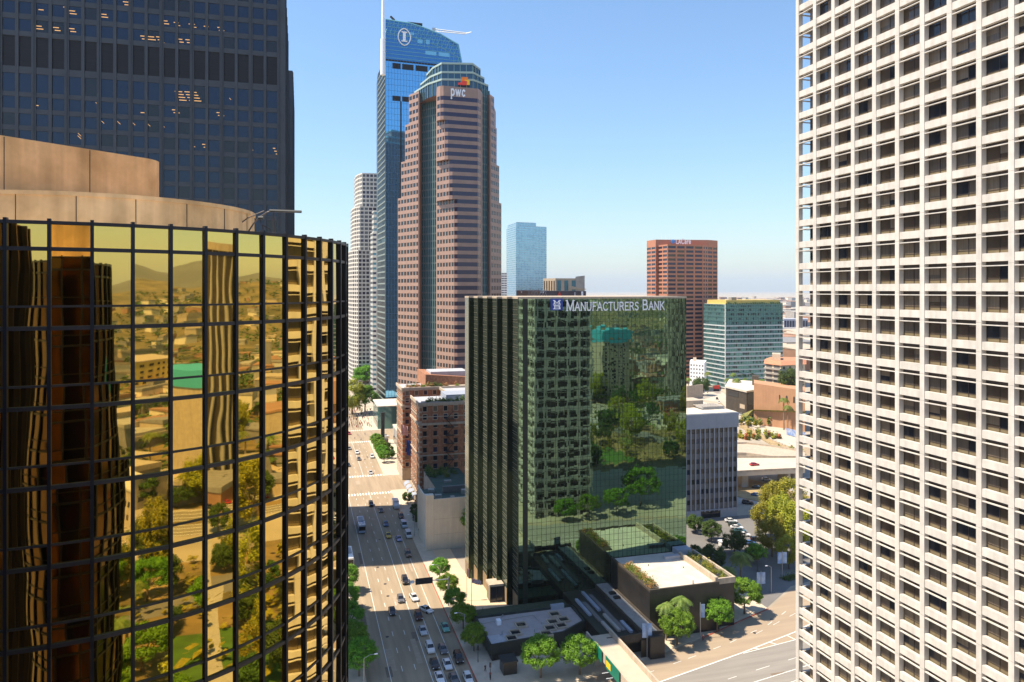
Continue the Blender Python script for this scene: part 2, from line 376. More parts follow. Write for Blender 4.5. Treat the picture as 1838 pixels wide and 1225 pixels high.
# ---------------------------------------------------------------- round bronze glass towers
R0, DT = 13.13, 2 * pi / 61
def T(X, D): return (CS * X + SN * D, -SN * X + CS * D)
def round_tower(C, a0, label, group, vis, near=True):
    t = thing('glass_tower', label, 'tower', (C[0], C[1], 0), group)
    pt = lambda k, r=R0: (C[0] + r * cos(a0 + DT * k), C[1] + r * sin(a0 + DT * k))
    MB_ = MB(); MB_.prism([pt(k, R0 - .45) for k in range(61)], 0, 90.2); MB_.build('core', M['steel2'], t); rm = MB(); rm.prism([pt(k, R0 - .5) for k in range(61)], 90.2, 90.26); rm.build('roof', M['roof'], t)  # pale roof disc, out of view, added to bounce sunlight onto the drum
    rows = [(89.57, 90.42)]; z = 89.43; tr = [(90.40, 90.52, .10), (89.43, 89.57, .06)]
    while z > 3:
        rows += [(z - 2.0, z)]; tr += [(z - 2.07, z - 1.99, .04)]; rows += [(z - 2.76, z - 2.07)]; tr += [(z - 2.90, z - 2.75, .07)]; z -= 2.9
    pn = Panes(); tm = MB()
    for k in range(61):
        A, B = pt(k), pt(k + 1); L = wall_t(A, B)[0]
        for a, b in rows: pn.add(A, B, .05, L - .05, a, b, -.12, -.02, 0, .0035)
        for a, b, d in tr: tm.ob(A, B, .03, L - .03, a, b, -.1, d)
    tm.build('transoms', M['steel2'] if near else M['steel'], t)
    if near: pn.build(t, [M['gold']], vis, 100, 'window_pane', 'window_panes')
    else: pn.build(t, [M['bronze']], vis, 0, 'window_pane', 'window_panes')
    mm = MB()
    for k in range(61):
        a = a0 + DT * k; e = (-sin(a), cos(a)); n = (cos(a), sin(a))
        def P(q, d, z): return (C[0] + n[0] * (R0 + d) + e[0] * q, C[1] + n[1] * (R0 + d) + e[1] * q, z)
        mm.hexa([P(-.06, -.1, 1), P(-.06, .11, 1), P(.06, .11, 1), P(.06, -.1, 1)], [P(-.06, -.1, 90.6), P(-.06, .11, 90.6), P(.06, .11, 90.6), P(.06, -.1, 90.6)])
        if near and math.cos(a - atan2(-C[1], -C[0])) > .1: mm.build('mullion', M['steel'], t); mm = MB()
    if mm.v: mm.build('mullions', M['steel'], t)
    return t
C1 = T(-22.19, 38.80)
bt = round_tower(C1, -1.5359, 'round tower of gold mirror glass in a dark grid, nearest on the left', 'round glass towers', (0, 380, 640, 1225))
lo = MB(); Cc = T(-23.6, 42.0)
lo.prism([(Cc[0] + 8.4 * cos(2 * pi * k / 72), Cc[1] + 8.4 * sin(2 * pi * k / 72)) for k in range(72)], 89.9, 92.55)
lo.build('lower_roof_drum', M['conc'], bt)
sm = MB()
for a in range(-100, 40, 17):
    a = radians(a); ex, ey = cos(a), sin(a); sm.tube([(Cc[0] + 8.41 * ex, Cc[1] + 8.41 * ey, 90.2), (Cc[0] + 8.41 * ex, Cc[1] + 8.41 * ey, 92.5)], .018, 4)
sm.build('panel_seams', M['brownw'], bt)
cp = MB(); cp.prism([(Cc[0] + 8.46 * cos(2 * pi * k / 72), Cc[1] + 8.46 * sin(2 * pi * k / 72)) for k in range(72)], 92.38, 92.58); cp.build('coping', M['conc'], bt)
up = MB()
arc = [(-22.1 + 1.5 * cos(radians(a)), 42.6 + 1.5 * sin(radians(a))) for a in range(-28, 100, 12)]
up.prism([T(*p) for p in ([(-28.6, 29.6)] + arc + [(-30.5, 46.0), (-34.0, 39.0)])], 92.4, 95.5)
up.build('upper_roof_wall', M['conc'], bt)
sm = MB()
for f in (.22, .5, .78):
    q = T(-28.6 + (arc[0][0] + 28.6) * f + .01, 29.6 + (arc[0][1] - 29.6) * f - .01); sm.tube([q + (92.6,), q + (95.45,)], .018, 4)
sm.build('panel_seams', M['brownw'], bt)
# roof-washing davit behind the parapet
dv = thing('window_washing_davit', 'curved steel roof crane on top of the gold glass tower', 'roof crane', T(-14.3, 42) + (90.3,))
def dp(px, py, D=41.5): return T((px - 919) / F * D, D) + (ZD(py, D),)
for pl, r in ([[(422, 418), (430, 403), (444, 392), (462, 384), (474, 379)], .035], [[(446, 416), (455, 402), (466, 390), (480, 381), (492, 378)], .045], [[(492, 418), (491, 400), (491, 376)], .05], [[(466, 391), (470, 405), (474, 417)], .03], [[(470, 404), (484, 411), (488, 418)], .03]):
    mb = MB(); mb.tube([dp(*q) for q in pl], r, 6); mb.build('arm', M['steel2'], dv)
mb = MB(); mb.tube([dp(484, 378.5), dp(541, 380.5)], .085, 6); mb.build('boom', M['poled'], dv)
mb = MB(); mb.tube([dp(464, 391), dp(473, 391)], .1, 6); mb.build('winch', M['poled'], dv)
C2 = (-2.6, -15.2)
ct = round_tower(C2, .3, 'round bronze glass tower behind the viewpoint, seen only in reflections', 'round glass towers', (0, 0, 0, 0), near=False)
lo = MB(); lo.prism([(C2[0] + 9.4 * cos(2 * pi * k / 48), C2[1] + 9.4 * sin(2 * pi * k / 48)) for k in range(48)], 89.9, 95.5); lo.build('roof_drum', M['conc'], ct)
ctr = thing('glass_tower', 'large central round bronze tower left of the viewpoint, seen only in reflections', 'tower', (-34, 6, 0)); mb = MB()
mb.prism([(-33 + 20 * cos(2 * pi * k / 48), 6 + 20 * sin(2 * pi * k / 48)) for k in range(48)], 0, 92); mb.build('glazing', M['bronze'], ctr); mb = MB()
for k in range(48): a = 2 * pi * k / 48; mb.box(-33 + 20.1 * cos(a) - .15, -33 + 20.1 * cos(a) + .15, 6 + 20.1 * sin(a) - .15, 6 + 20.1 * sin(a) + .15, 0, 92)
mb.build('mullions', M['steel2'], ctr); mb = MB(); mb.cyl(-34, 6, 92.02, 100, 13, 13, 40); mb.build('roof_drum', M['conc'], ctr)
# ---------------------------------------------------------------- dark slab towers on the left
def dark_tower(v0, v1, label, top, vis, simple=False):
    u1, u0 = (-2.4 if simple else -3.23), -64.0
    t = thing('office_tower', label, 'tower', ((u0 + u1) / 2, (v0 + v1) / 2, 0), 'twin dark office towers')
    po = rect(u0, u1, v0, v1)
    mb = MB(); mb.prism(inset(po, .35), 0, top - .1); mb.build('core', M['steel'], t)
    fr = MB(); pn = Panes(); pr = MB()
    rows = [(133.7, 139.9, 3)]
    rows += [(128.5, 132.3, 0)] + [(127.55 - 3.44 * k - 2.45, 127.55 - 3.44 * k, 0) for k in range(0, 34)] + [(140.95 + 3.55 * k, 143.4 + 3.55 * k, 0) for k in range(0, 5)]
    rows = sorted(r for r in rows if r[0] > 6)
    for A, B, sub in ((po[0], po[1], 0), (po[1], po[2], 1)):
        L = wall_t(A, B)[0]; zb = 0
        for a, b, k in rows: fr.ob(A, B, 0, L, zb, a, -.4, -.05); zb = b
        fr.ob(A, B, 0, L, zb, top, -.4, -.05)
        bay = 3.0; n = int(L / bay); s = L
        for k in range(n + 1):
            s = L - 1.3 - k * bay
            if s < .5: break
            w = .31 if k % 2 else .42
            pr.ob(A, B, s - w, s + w, 0, top, -.42, .06)
            if k % 2 == 0: pr.ob(A, B, s - .08, s + .08, 0, top, .06, .22)
            for a, b, mk in rows:
                if s - bay > 0: pn.add(A, B, s - bay + .4, s - .35, a, b, -.3, -.2, mk if mk else random.choice((0, 0, 0, 1, 2)))
        pr.ob(A, B, L - 1.0, L, 0, top, -.42, .1)
    fr.build('spandrels', M['arm'], t); pr.build('piers', M['arm'], t)
    pn.build(t, [M['gblue'], M['gdark'], M['gblue'], M['louvre']], vis, 0 if simple else 100)
    if not simple:
        li = MB(); A, B = po[0], po[1]; L = wall_t(A, B)[0]
        for px, py, w, n, sl in [(73, 18, 8, 1, 0), (128, 20, 11, 2, 0), (184, 26, 12, 2, 0), (65, 47, 16, 2, 0), (100, 50, 9, 2, 0), (128, 52, 9, 2, 0), (264, 66, 22, 3, 0), (285, 67, 9, 3, 0), (323, 71, 7, 2, 0), (337, 72, 8, 3, 0), (296, 38, 8, 2, 0), (316, 41, 8, 2, 0), (344, 44, 10, 2, 0), (370, 48, 8, 1, 0), (395, 50, 9, 2, 0), (320, 165, 12, 4, 0), (342, 166, 20, 5, 0), (257, 203, 9, 1, 0), (314, 198, 10, 2, 0), (394, 203, 10, 2, 0), (213, 221, 5, 1, 1), (239, 222, 6, 1, 1), (266, 224, 6, 1, 1), (292, 226, 6, 1, 1), (344, 259, 6, 2, 0), (366, 260, 6, 2, 0), (449, 265, 5, 2, 0), (492, 267, 4, 3, 0), (413, 178, 3, 1, 1), (118, 183, 5, 1, 1), (174, 187, 5, 1, 1), (143, 243, 7, 2, 1), (64, 190, 8, 1, 0), (183, 219, 6, 1, 1), (113, 8, 5, 2, 0), (226, 4, 10, 2, 0)]:
            for q in range(n):
                u = UV(px, v0); D = depth(u, v0); z = ZD(py + q * 5, D); dw = w / F * D / .97 / 2
                if sl: li.hexa(*[[(u - dw + .0, v0 + .185, zz + dw), (u + dw, v0 + .185, zz - dw), (u + dw, v0 + .22, zz - dw), (u - dw, v0 + .22, zz + dw)] for zz in (z, z + .14)])
                else: li.box(u - dw + q * .3, u + dw + q * .3, v0 + .185, v0 + .22, z, z + .16)
        li.build('ceiling_lights', M['lit'], t)
    return t
dark_tower(172.0, 208.0, 'dark blue-black office tower filling the upper left corner', 155.0, (0, 0, 527, 400))
dark_tower(252.0, 309.0, 'second dark office tower, mostly behind the one in the upper left corner', 160.0, (0, 0, 0, 0), True)
# ---------------------------------------------------------------- white grid tower on the right
def grid_tower():
    u0, v1, n = 86.8, 114.1, 13; bay = 4.65; v0 = v1 - n * bay; top = 157.0
    t = thing('office_tower', 'white concrete grid office tower with deep square windows on the right', 'tower', (u0 + 11, (v0 + v1) / 2, 0))
    po = rect(u0, u0 + 23.25, v0, v1)
    A, B = (u0, v1), (u0, v0); A2, B2 = (u0 + 23.25, v1), (u0, v1)   # street face (outside -u) and south face (outside +v)
    co = MB(); co.box(u0 + 1.02, u0 + 22.2, v0 + .3, v1 - 2.35, 0, top); co.build('core', M['blind2'], t)
    sp = MB(); mu = MB(); bl = MB(); pn = Panes(); lights = MB()
    nf0, nf1 = -22, 17; SILL = mat('brown_sill_panel', (.19, .145, .08), .5, var=.15, scale=1)
    for (a, b, nb, gl) in ((A, B, n, 0), (A2, B2, 5, 1)):
        L = wall_t(a, b)[0]
        for i in range(nf0, nf1):
            zb = 87.85 + 3.896 * i; sl = MB(); si = MB()
            for k in range(nb):
                x0, x1 = k * bay + .36, (k + 1) * bay - .36
                sp.ob(a, b, x0 - .02, x1 + .02, zb, zb + 1.05, -.78, -.10); sp.ob(a, b, x0 - .02, x1 + .02, zb + 1.05, zb + 1.09, -.70, -.14)
                sl.ob(a, b, x0 - .02, x1 + .02, zb - .63, zb - .50, -.42, -.06)
                g0 = x0
                if gl == 0 and k == 0: g0 = 2.36
                dd = -.0 if gl == 0 else -1.53
                if gl == 1 and (k == nb - 1): x1 = x1 - 1.0
                mid = (g0 + x1) / 2
                base = random.choice((0, 3, 1, 2, 3, 3, 2))
                for (q0, q1) in ((g0, mid - .04), (mid + .04, x1)):
                    m = base if random.random() < .55 else random.choice((0, 0, 2, 1, 2, 3, 3))
                    pn.add(a, b, q0, q1, zb + 1.62, zb + 3.45, -.98 + dd, -.92 + dd, m)
                    if gl == 0 and -17 < i < 11 and k < 10 and random.random() < .17: bl = MB(); bl.ob(a, b, q0 + .02, q1 - .02, zb + 3.45 - random.choice((.5, .8, 1.1, 1.5)), zb + 3.44, -.92 + dd, -.905 + dd); bl.build('roller_blind', M['blind'], t)
                si.ob(a, b, g0, x1, zb + .1, zb + 1.58, -.98 + dd, -.93 + dd)
                mu.ob(a, b, mid - .04, mid + .04, zb + .1, zb + 3.5, -.97 + dd, -.86 + dd); mu.ob(a, b, g0, x1, zb + 1.57, zb + 1.63, -.97 + dd, -.87 + dd)
                mu.ob(a, b, g0, x1, zb + 3.43, zb + 3.9, -.98 + dd, -.80 + dd)
            sl.build('sun_shade', M['cream'], t); si.build('sill_panel', SILL, t)
    sp.build('spandrels', M['cream'], t); mu.build('mullions', M['steel2'], t)
    for (a, b, nb) in ((A, B, n), (A2, B2, 5)):
        for k in range(nb + 1):
            if nb == 5 and k == nb: continue
            mb = MB(); s = k * bay
            a0 = -.40 if k else -.42
            mb.ob(a, b, s + a0, s + .40, 0, top, -.86, 0); pq = mb.build('pier', M['cream'], t); mb = MB()
            for i in range(nf0, nf1): mb.ob(a, b, s + a0 + .01, s + .39, 87.55 + 3.896 * i, 87.60 + 3.896 * i, -.1, .004)
            mb.build('panel_joints', M['concg'], pq)
    bk = MB(); bk.box(u0 + .9, u0 + 23.25, v0 - .4, v0 + .28, 0, top); bk.box(u0 + 22.3, u0 + 23.2, v0 + .3, v1 - 1, 0, top - .5); bk.build('rear_walls', M['cream'], t)
    rf = MB(); rf.box(u0 + .2, u0 + 23, v0, v1 - .2, top, top + 1.2); rf.build('parapet', M['cream'], t)
    pn.build(t, [M['gdark'], M['blind'], M['blind2'], M['gdark2']], (1425, 0, 1838, 1225))
grid_tower()
# ---------------------------------------------------------------- green mirror bank building
def bank():
    v0, u0, u1, top = 192.3, 57.1, 108.3, 85.9
    t = thing('bank_building', 'dark green mirror glass bank block with a saw-tooth left side', 'office building', ((u0 + u1) / 2, v0 + 16, 0))
    st = [(u0, v0)]
    for k in range(6): st += [(u0 - 1.55 * k, v0 + 5.3 * (k + 1)), (u0 - 1.55 * (k + 1), v0 + 5.3 * (k + 1))]
    st = st[:-1]
    out = [(u0, v0), (u1, v0), (u1, v0 + 31.8)] + st[1:][::-1]
    mb = MB(); mb.prism(out, 0, top - .3); co = mb.build('core', M['greend'], t)
    pn = Panes(); A, B = (u0, v0), (u1, v0); nc, ph = 38, 1.72; w = 51.2 / nc
    for i in range(50):
        for k in range(nc):
            if k == 1: continue
            pn.add(A, B, k * w + .02, (k + 1) * w - .02, i * ph + .02, min(top - .1, (i + 1) * ph - .02), .0, .06, 0, .0016)
    gr = MB()
    for k in range(nc + 1): gr.ob(A, B, max(0, k * w - .035), min(51.2, k * w + .035), 0, top - .2, .0, .10)
    for i in range(1, 50): gr.ob(A, B, 0, 51.2, i * ph - .03, i * ph + .03, .001, .085)
    gr.ob(A, B, w + .04, 2 * w - .04, 0, top - .2, -.0, .05)
    gr.build('glazing_grid', mat('green_black_frame', (.012, .02, .014), .5, var=.1), t)
    C = (u1, v0 + 31.8); mb = MB()
    led = MB(); EDGE = mat('bronze_green_post', (.028, .034, .025), .5, .3, var=.1)
    for k in range(6):
        a = (u0 - 1.55 * k, v0 + 5.3 * (k + 1)); b = (u0 - 1.55 * k, v0 + 5.3 * k)   # outside -u
        for i in range(25):
            z = i * 3.44
            for q in range(4): pn.add(a, b, q * 1.325 + .03, (q + 1) * 1.325 - .03, z + .05, min(z + 3.4, top - .1), .0, .05, 3, .001)
            for dz in (.0, .66, 2.05): led.ob(a, b, .05, 5.25, z + dz + .0, z + dz + .055, .05, .085)
        if k: 
            a2, b2 = (u0 - 1.55 * k, v0 + 5.3 * k), (u0 - 1.55 * (k - 1), v0 + 5.3 * k)
            for i in range(50): pn.add(a2, b2, .04, 1.5, i * ph + .02, min(top - .1, (i + 1) * ph - .02), .0, .05, 2, .001)
        edge = MB(); edge.box(u0 - 1.55 * k - .1, u0 - 1.55 * k + .1, v0 + 5.3 * k - .12, v0 + 5.3 * k + .1, 0, top - .1); edge.build('corner_post', EDGE, t)
    led.build('window_ledges', mat('bronze_ledge', (.23, .21, .16), .5, .2, var=.1), t)
    pn.build(t, [M['green'], M['greend'], M['greend'], mirror_mat('smoky_green_glass', (.135, .165, .125), amp=.01, nscale=.6, rough=.1, metal=.6)], (925, 530, 1240, 1110))
    rf = MB(); rf.prism(inset(out, -.12), top - .3, top + .25); rf.build('roof', M['stone'], t)
    bs = MB()
    for k in range(6): bs.ob((u0 - 1.55 * k, v0 + 5.3 * (k + 1)), (u0 - 1.55 * k, v0 + 5.3 * k), .3, 5.1, 0, 4.4, .05, .12)
    bs.build('lobby_wall', mat('lobby_wall_brown', (.30, .21, .12), .7, var=.15), t)
    # sign
    s = thing('bank_sign', 'white raised lettering and blue square emblem along the top of the green glass bank', 'sign', (UV(1090, v0), v0 - .3, 82.5))
    fa, fb = (u0, v0 - .10), (u1, v0 - .10); us = lambda px: UV(px, v0) - u0
    mb = MB(); mb.ob(fa, fb, us(988), us(1009.5), ZD(557, 205), ZD(536.5, 205), .02, .22); lg = mb.build('emblem_panel', M['signblue'], s)
    q = fa; k0 = us(990.5); z0, z1 = ZD(555.5, 205), ZD(538.5, 205); em = MB(); hh = z1 - z0; W_ = us(1007) - k0
    def eb(x0, x1, y0, y1, i): em.ob(fa, fb, k0 + x0 * W_, k0 + x1 * W_, z0 + y0 * hh, z0 + y1 * hh, .2, .27 + i * .003)
    for i, r in enumerate([(.08, .42, .52, .6), (.58, .92, .52, .6), (.18, .30, .56, .96), (.70, .82, .56, .96), (.08, .3, .9, .98), (.7, .92, .9, .98), (.1, .9, .42, .47), (.1, .9, .02, .1), (.2, .32, .05, .42), (.7, .84, .24, .4), (.72, .88, .06, .24), (.2, .8, .33, .4), (.2, .8, .21, .27)]): eb(*r, i)
    def el(x0, y0, x1, y1): 
        w_ = .06; P = lambda x, y, d: (fa[0] + k0 + x * W_, fa[1] - d, z0 + y * hh)
        em.hexa([P(x0 - w_, y0, .26), P(x0 + w_, y0, .26), P(x1 + w_, y1, .26), P(x1 - w_, y1, .26)], [P(x0 - w_, y0, .2), P(x0 + w_, y0, .2), P(x1 + w_, y1, .2), P(x1 - w_, y1, .2)])
    el(.24, .95, .5, .62); el(.76, .95, .5, .62)
    em.build('emblem', M['wht'], lg)
    zt = ZD(558, 205); hs = ZD(543, 205) - zt; hb = ZD(539.5, 205) - zt
    text([('M', hb), ('ANUFACTURERS', hs)], fa, fb, us(1016), us(1146.5), zt, M['wht'], s, .15)
    zt = ZD(557.2, 207); text([('B', hb), ('ANK', hs)], fa, fb, us(1152), us(1193), zt, M['wht'], s, .15)
bank()
M['crown'] = mirror_mat('crown_glass', (.045, .10, .15), rough=.1, metal=.5); M['paleglass'] = mirror_mat('pale_brown_glass', (.11, .105, .11), rough=.1, metal=.2); M['bluep2'] = mirror_mat('pale_blue_glass_second', (.24, .42, .56), amp=.02, nscale=.06, rough=.1, metal=.8)
# ---------------------------------------------------------------- granite and glass tower
def granite_tower():
    t = thing('skyscraper', 'stepped brown granite tower with teal glass recesses and crown', 'skyscraper', W(800, 410) + (0,))
    wl, pr, fn, fl = MB(), MB(), MB(), MB(); pn = Panes()
    FH = 4.1; BAND = mat('recess_band', (.26, .25, .25), .6, var=.1)
    def bay(A, B, z0, z1, pitch, grid=1.0):
        L = wall_t(A, B)[0]; n = max(1, int(round((z1 - z0) / FH))); nb = max(1, int(round(L / pitch)))
        for i in range(n):
            zb = z0 + i * FH
            wl.ob(A, B, 0, L, zb, zb + 1.95, -.5, 0)
            if grid > 0:
                bw = L / nb
                for k in range(nb):
                    if (k + .5) / nb < grid: pn.add(A, B, k * bw + .4, (k + 1) * bw - .4, zb + 1.95, zb + FH, -.22, -.1, 0)
                    else: pn.add(A, B, k * bw, (k + 1) * bw, zb + 1.95, zb + FH, -.22, -.1, 1)
                for k in range(nb + 1):
                    if k / nb <= grid + .01: pr.ob(A, B, max(0, k * bw - .4), min(L, k * bw + .4), zb + 1.95, zb + FH, -.5, -.03)
            else: pn.add(A, B, 0, L, zb + 1.95, zb + FH, -.22, -.1, 1)
        wl.ob(A, B, 0, L, z0 + n * FH, z1 + .1, -.5, 0) if z1 > z0 + n * FH else None
    def snap(z): return round(z / FH) * FH
    # left shoulder, four steps
    cores = MB(); zt = [snap(ZD(y, 412)) for y in (360, 293, 228, 172)]; zb = 0
    for px, D, z in zip((714, 720, 727, 734), (423, 420.5, 417.5, 414.6), zt):
        p = [W(px, D), W(752, 407), W(757, 413), W(757, 440), W(px, 452)]
        cores.prism(inset(p, .5), zb, z); bay(p[0], p[1], zb, z, 3.1, 1); 
        wl.ob(p[1], p[2], 0, wall_t(p[1], p[2])[0], zb, z, -.5, 0)
        wl.prism(p, z, z + 1.2); bay(p[4], p[0], zb, z, 3.1, 1); zb = z + (1.2 if 0 else 0)
    # centre
    zt = [snap(ZD(y, 390)) for y in (355, 285, 220, 181)]; zb = 0
    for sw, z in zip((817, 808, 800, 792), zt):
        Df = lambda q: 383 - (822 - q) * .09
        p = [W(783, 402), W(784, Df(sw) + 1 + (sw - 786) * .36), W(sw - 2, Df(sw) + .9), W(sw + 4, Df(sw + 4)), W(858, 386.5), W(863, 390), W(866, 396), W(866, 430), W(783, 430)]
        cores.prism(inset(p, .5), zb, z)
        wl.ob(p[0], p[1], 0, wall_t(p[0], p[1])[0], zb, z, -.5, 0)
        bay(p[1], p[2], zb, z, 2.6, 1); bay(p[2], p[3], zb, z, 2.4, 0); bay(p[3], p[4], zb, z, 2.7, 0); bay(p[4], p[5], zb, z, 1.6, 1); wl.ob(p[5], p[6], 0, wall_t(p[5], p[6])[0], zb, z, -.5, 0)
        zb = z
    cap = ZD(161, 388); wl.prism(p, zb, cap); 
    sa, sb = p[3], p[4]; spx = 796.0; sign_z = zb
    # right shoulder
    zt = [snap(ZD(y, 405)) for y in (367, 303, 238, 182)]; zb = 0
    for px, D, z in zip((900, 896, 891.5, 887), (412, 409.5, 407, 404.5), zt):
        p = [W(876, 400), W(880, 398), W(px, D), W(px, 450), W(876, 440)]
        cores.prism(inset(p, .5), zb, z); bay(p[1], p[2], zb, z, 2.3, 1); wl.ob(p[0], p[1], 0, wall_t(p[0], p[1])[0], zb, z, -.5, 0)
        wl.prism(p, z, z + 1.2); zb = z
    # glass recesses
    def glass(A, B, z0, z1, n, band=.25):
        L = wall_t(A, B)[0]; q = int((z1 - z0) / FH)
        for i in range(q):
            fl = MB(); fl.ob(A, B, 0, L, z0 + i * FH, z0 + i * FH + .9, -.3, -.05); fl.build('recess_floor_band', BAND, t)
            for k in range(n): pn.add(A, B, k * L / n, (k + 1) * L / n, z0 + i * FH + .9, z0 + (i + 1) * FH, -.25, -.15, 2)
        for k in range(n + 1): fn.ob(A, B, max(0, k * L / n - .16), min(L, k * L / n + .16), z0, z0 + q * FH, -.25, .45)
    ztop = snap(ZD(165, 405))
    glass(W(757, 414), W(784, 406), 0, ztop, 8); glass(W(865, 397), W(878, 402), 0, ztop, 4)
    cores.prism([W(757, 415), W(784, 407), W(865, 398), W(878, 403), W(890, 450), W(735, 450)], 0, ztop)
    # crown
    ch = MB(); zb = ztop - 4
    for pp, y in (([(744, 418), (768, 401), (793, 392), (849, 393), (876, 404), (872, 450), (748, 450)], 144), ([(755, 418), (772, 403), (793, 394), (849, 395), (869, 406), (866, 448), (758, 448)], 129), ([(766, 418), (777, 405), (793, 396.5), (848, 397.5), (862, 408), (860, 446), (769, 446)], 110.5)):
        p = [W(*q) for q in pp]; z = ZD(y, 394)
        cores.prism(inset(p, .4), zb, z - .2)
        for a, b in zip(p[:5], p[1:5]):
            L = wall_t(a, b)[0]; n = max(3, int(L / 3.1))
            for k in range(n): pn.add(a, b, k * L / n, (k + 1) * L / n, zb, z - .7, -.3, -.2, 4)
            for k in range(n + 1): fn.ob(a, b, max(0, k * L / n - .16), min(L, k * L / n + .16), zb, z - .7, -.25, .2)
            for q in range(0): pass
        ch.prism(inset(p, -.2), z - .75, z + .25); zb = z
    fr = MB(); a, b, c = W(744, 417), W(766, 417), W(767, 404)
    fr.poly([W(742, 414) + (ZD(165, 405),), W(768, 400) + (ZD(165, 398),), W(778, 404) + (ZD(112, 396),), W(768, 416) + (ZD(112, 398),)]); 
    wl.build('granite_bands', M['granite'], t); pr.build('granite_piers', M['granite'], t); cores.build('core', M['granite2'], t)
    fn.build('glazing_fins', mat('teal_mullion', (.19, .30, .30), .5, .2, var=.08), t); ch.build('crown_cornice', mat('pale_green_cornice', (.36, .46, .42), .5, var=.06), t)
    pn.build(t, [M['gdark'], M['gviolet'], M['tealpane'], M['gblue'], M['crown']], (714, 100, 900, 690))
    # sign
    s = thing('tower_sign', 'white lowercase lettering with orange blocks near the top of the brown granite tower', 'sign', W(825, 383) + (190,))
    L = wall_t(sa, sb)[0]; fa = sa; k = lambda px: (px - 796) / 62.0 * L
    text([('pwc', (176 - 163) * 384 / F * 1.3)], sa, sb, k(808.5), k(836), ZD(171.5, 382), M['wht'], s, .2, .1)
    ga, gb = W(793, 390.6), W(849, 391.6); L2 = wall_t(ga, gb)[0]; k2 = lambda px: (px - 793) / 56.0 * L2
    for i, (x0, x1, y0, y1, m) in enumerate([(828, 840, 139, 149, 'orange'), (834, 843, 144, 153, 'yelm'), (822, 832, 149, 153, 'redm'), (829, 838, 146, 153.5, 'redm')]):
        mb = MB(); mb.ob(ga, gb, k2(x0), k2(x1), ZD(y1, 391), ZD(y0, 391), .5 + i * .03, .7 + i * .04); mb.build('emblem_block', M[m], s)
granite_tower()
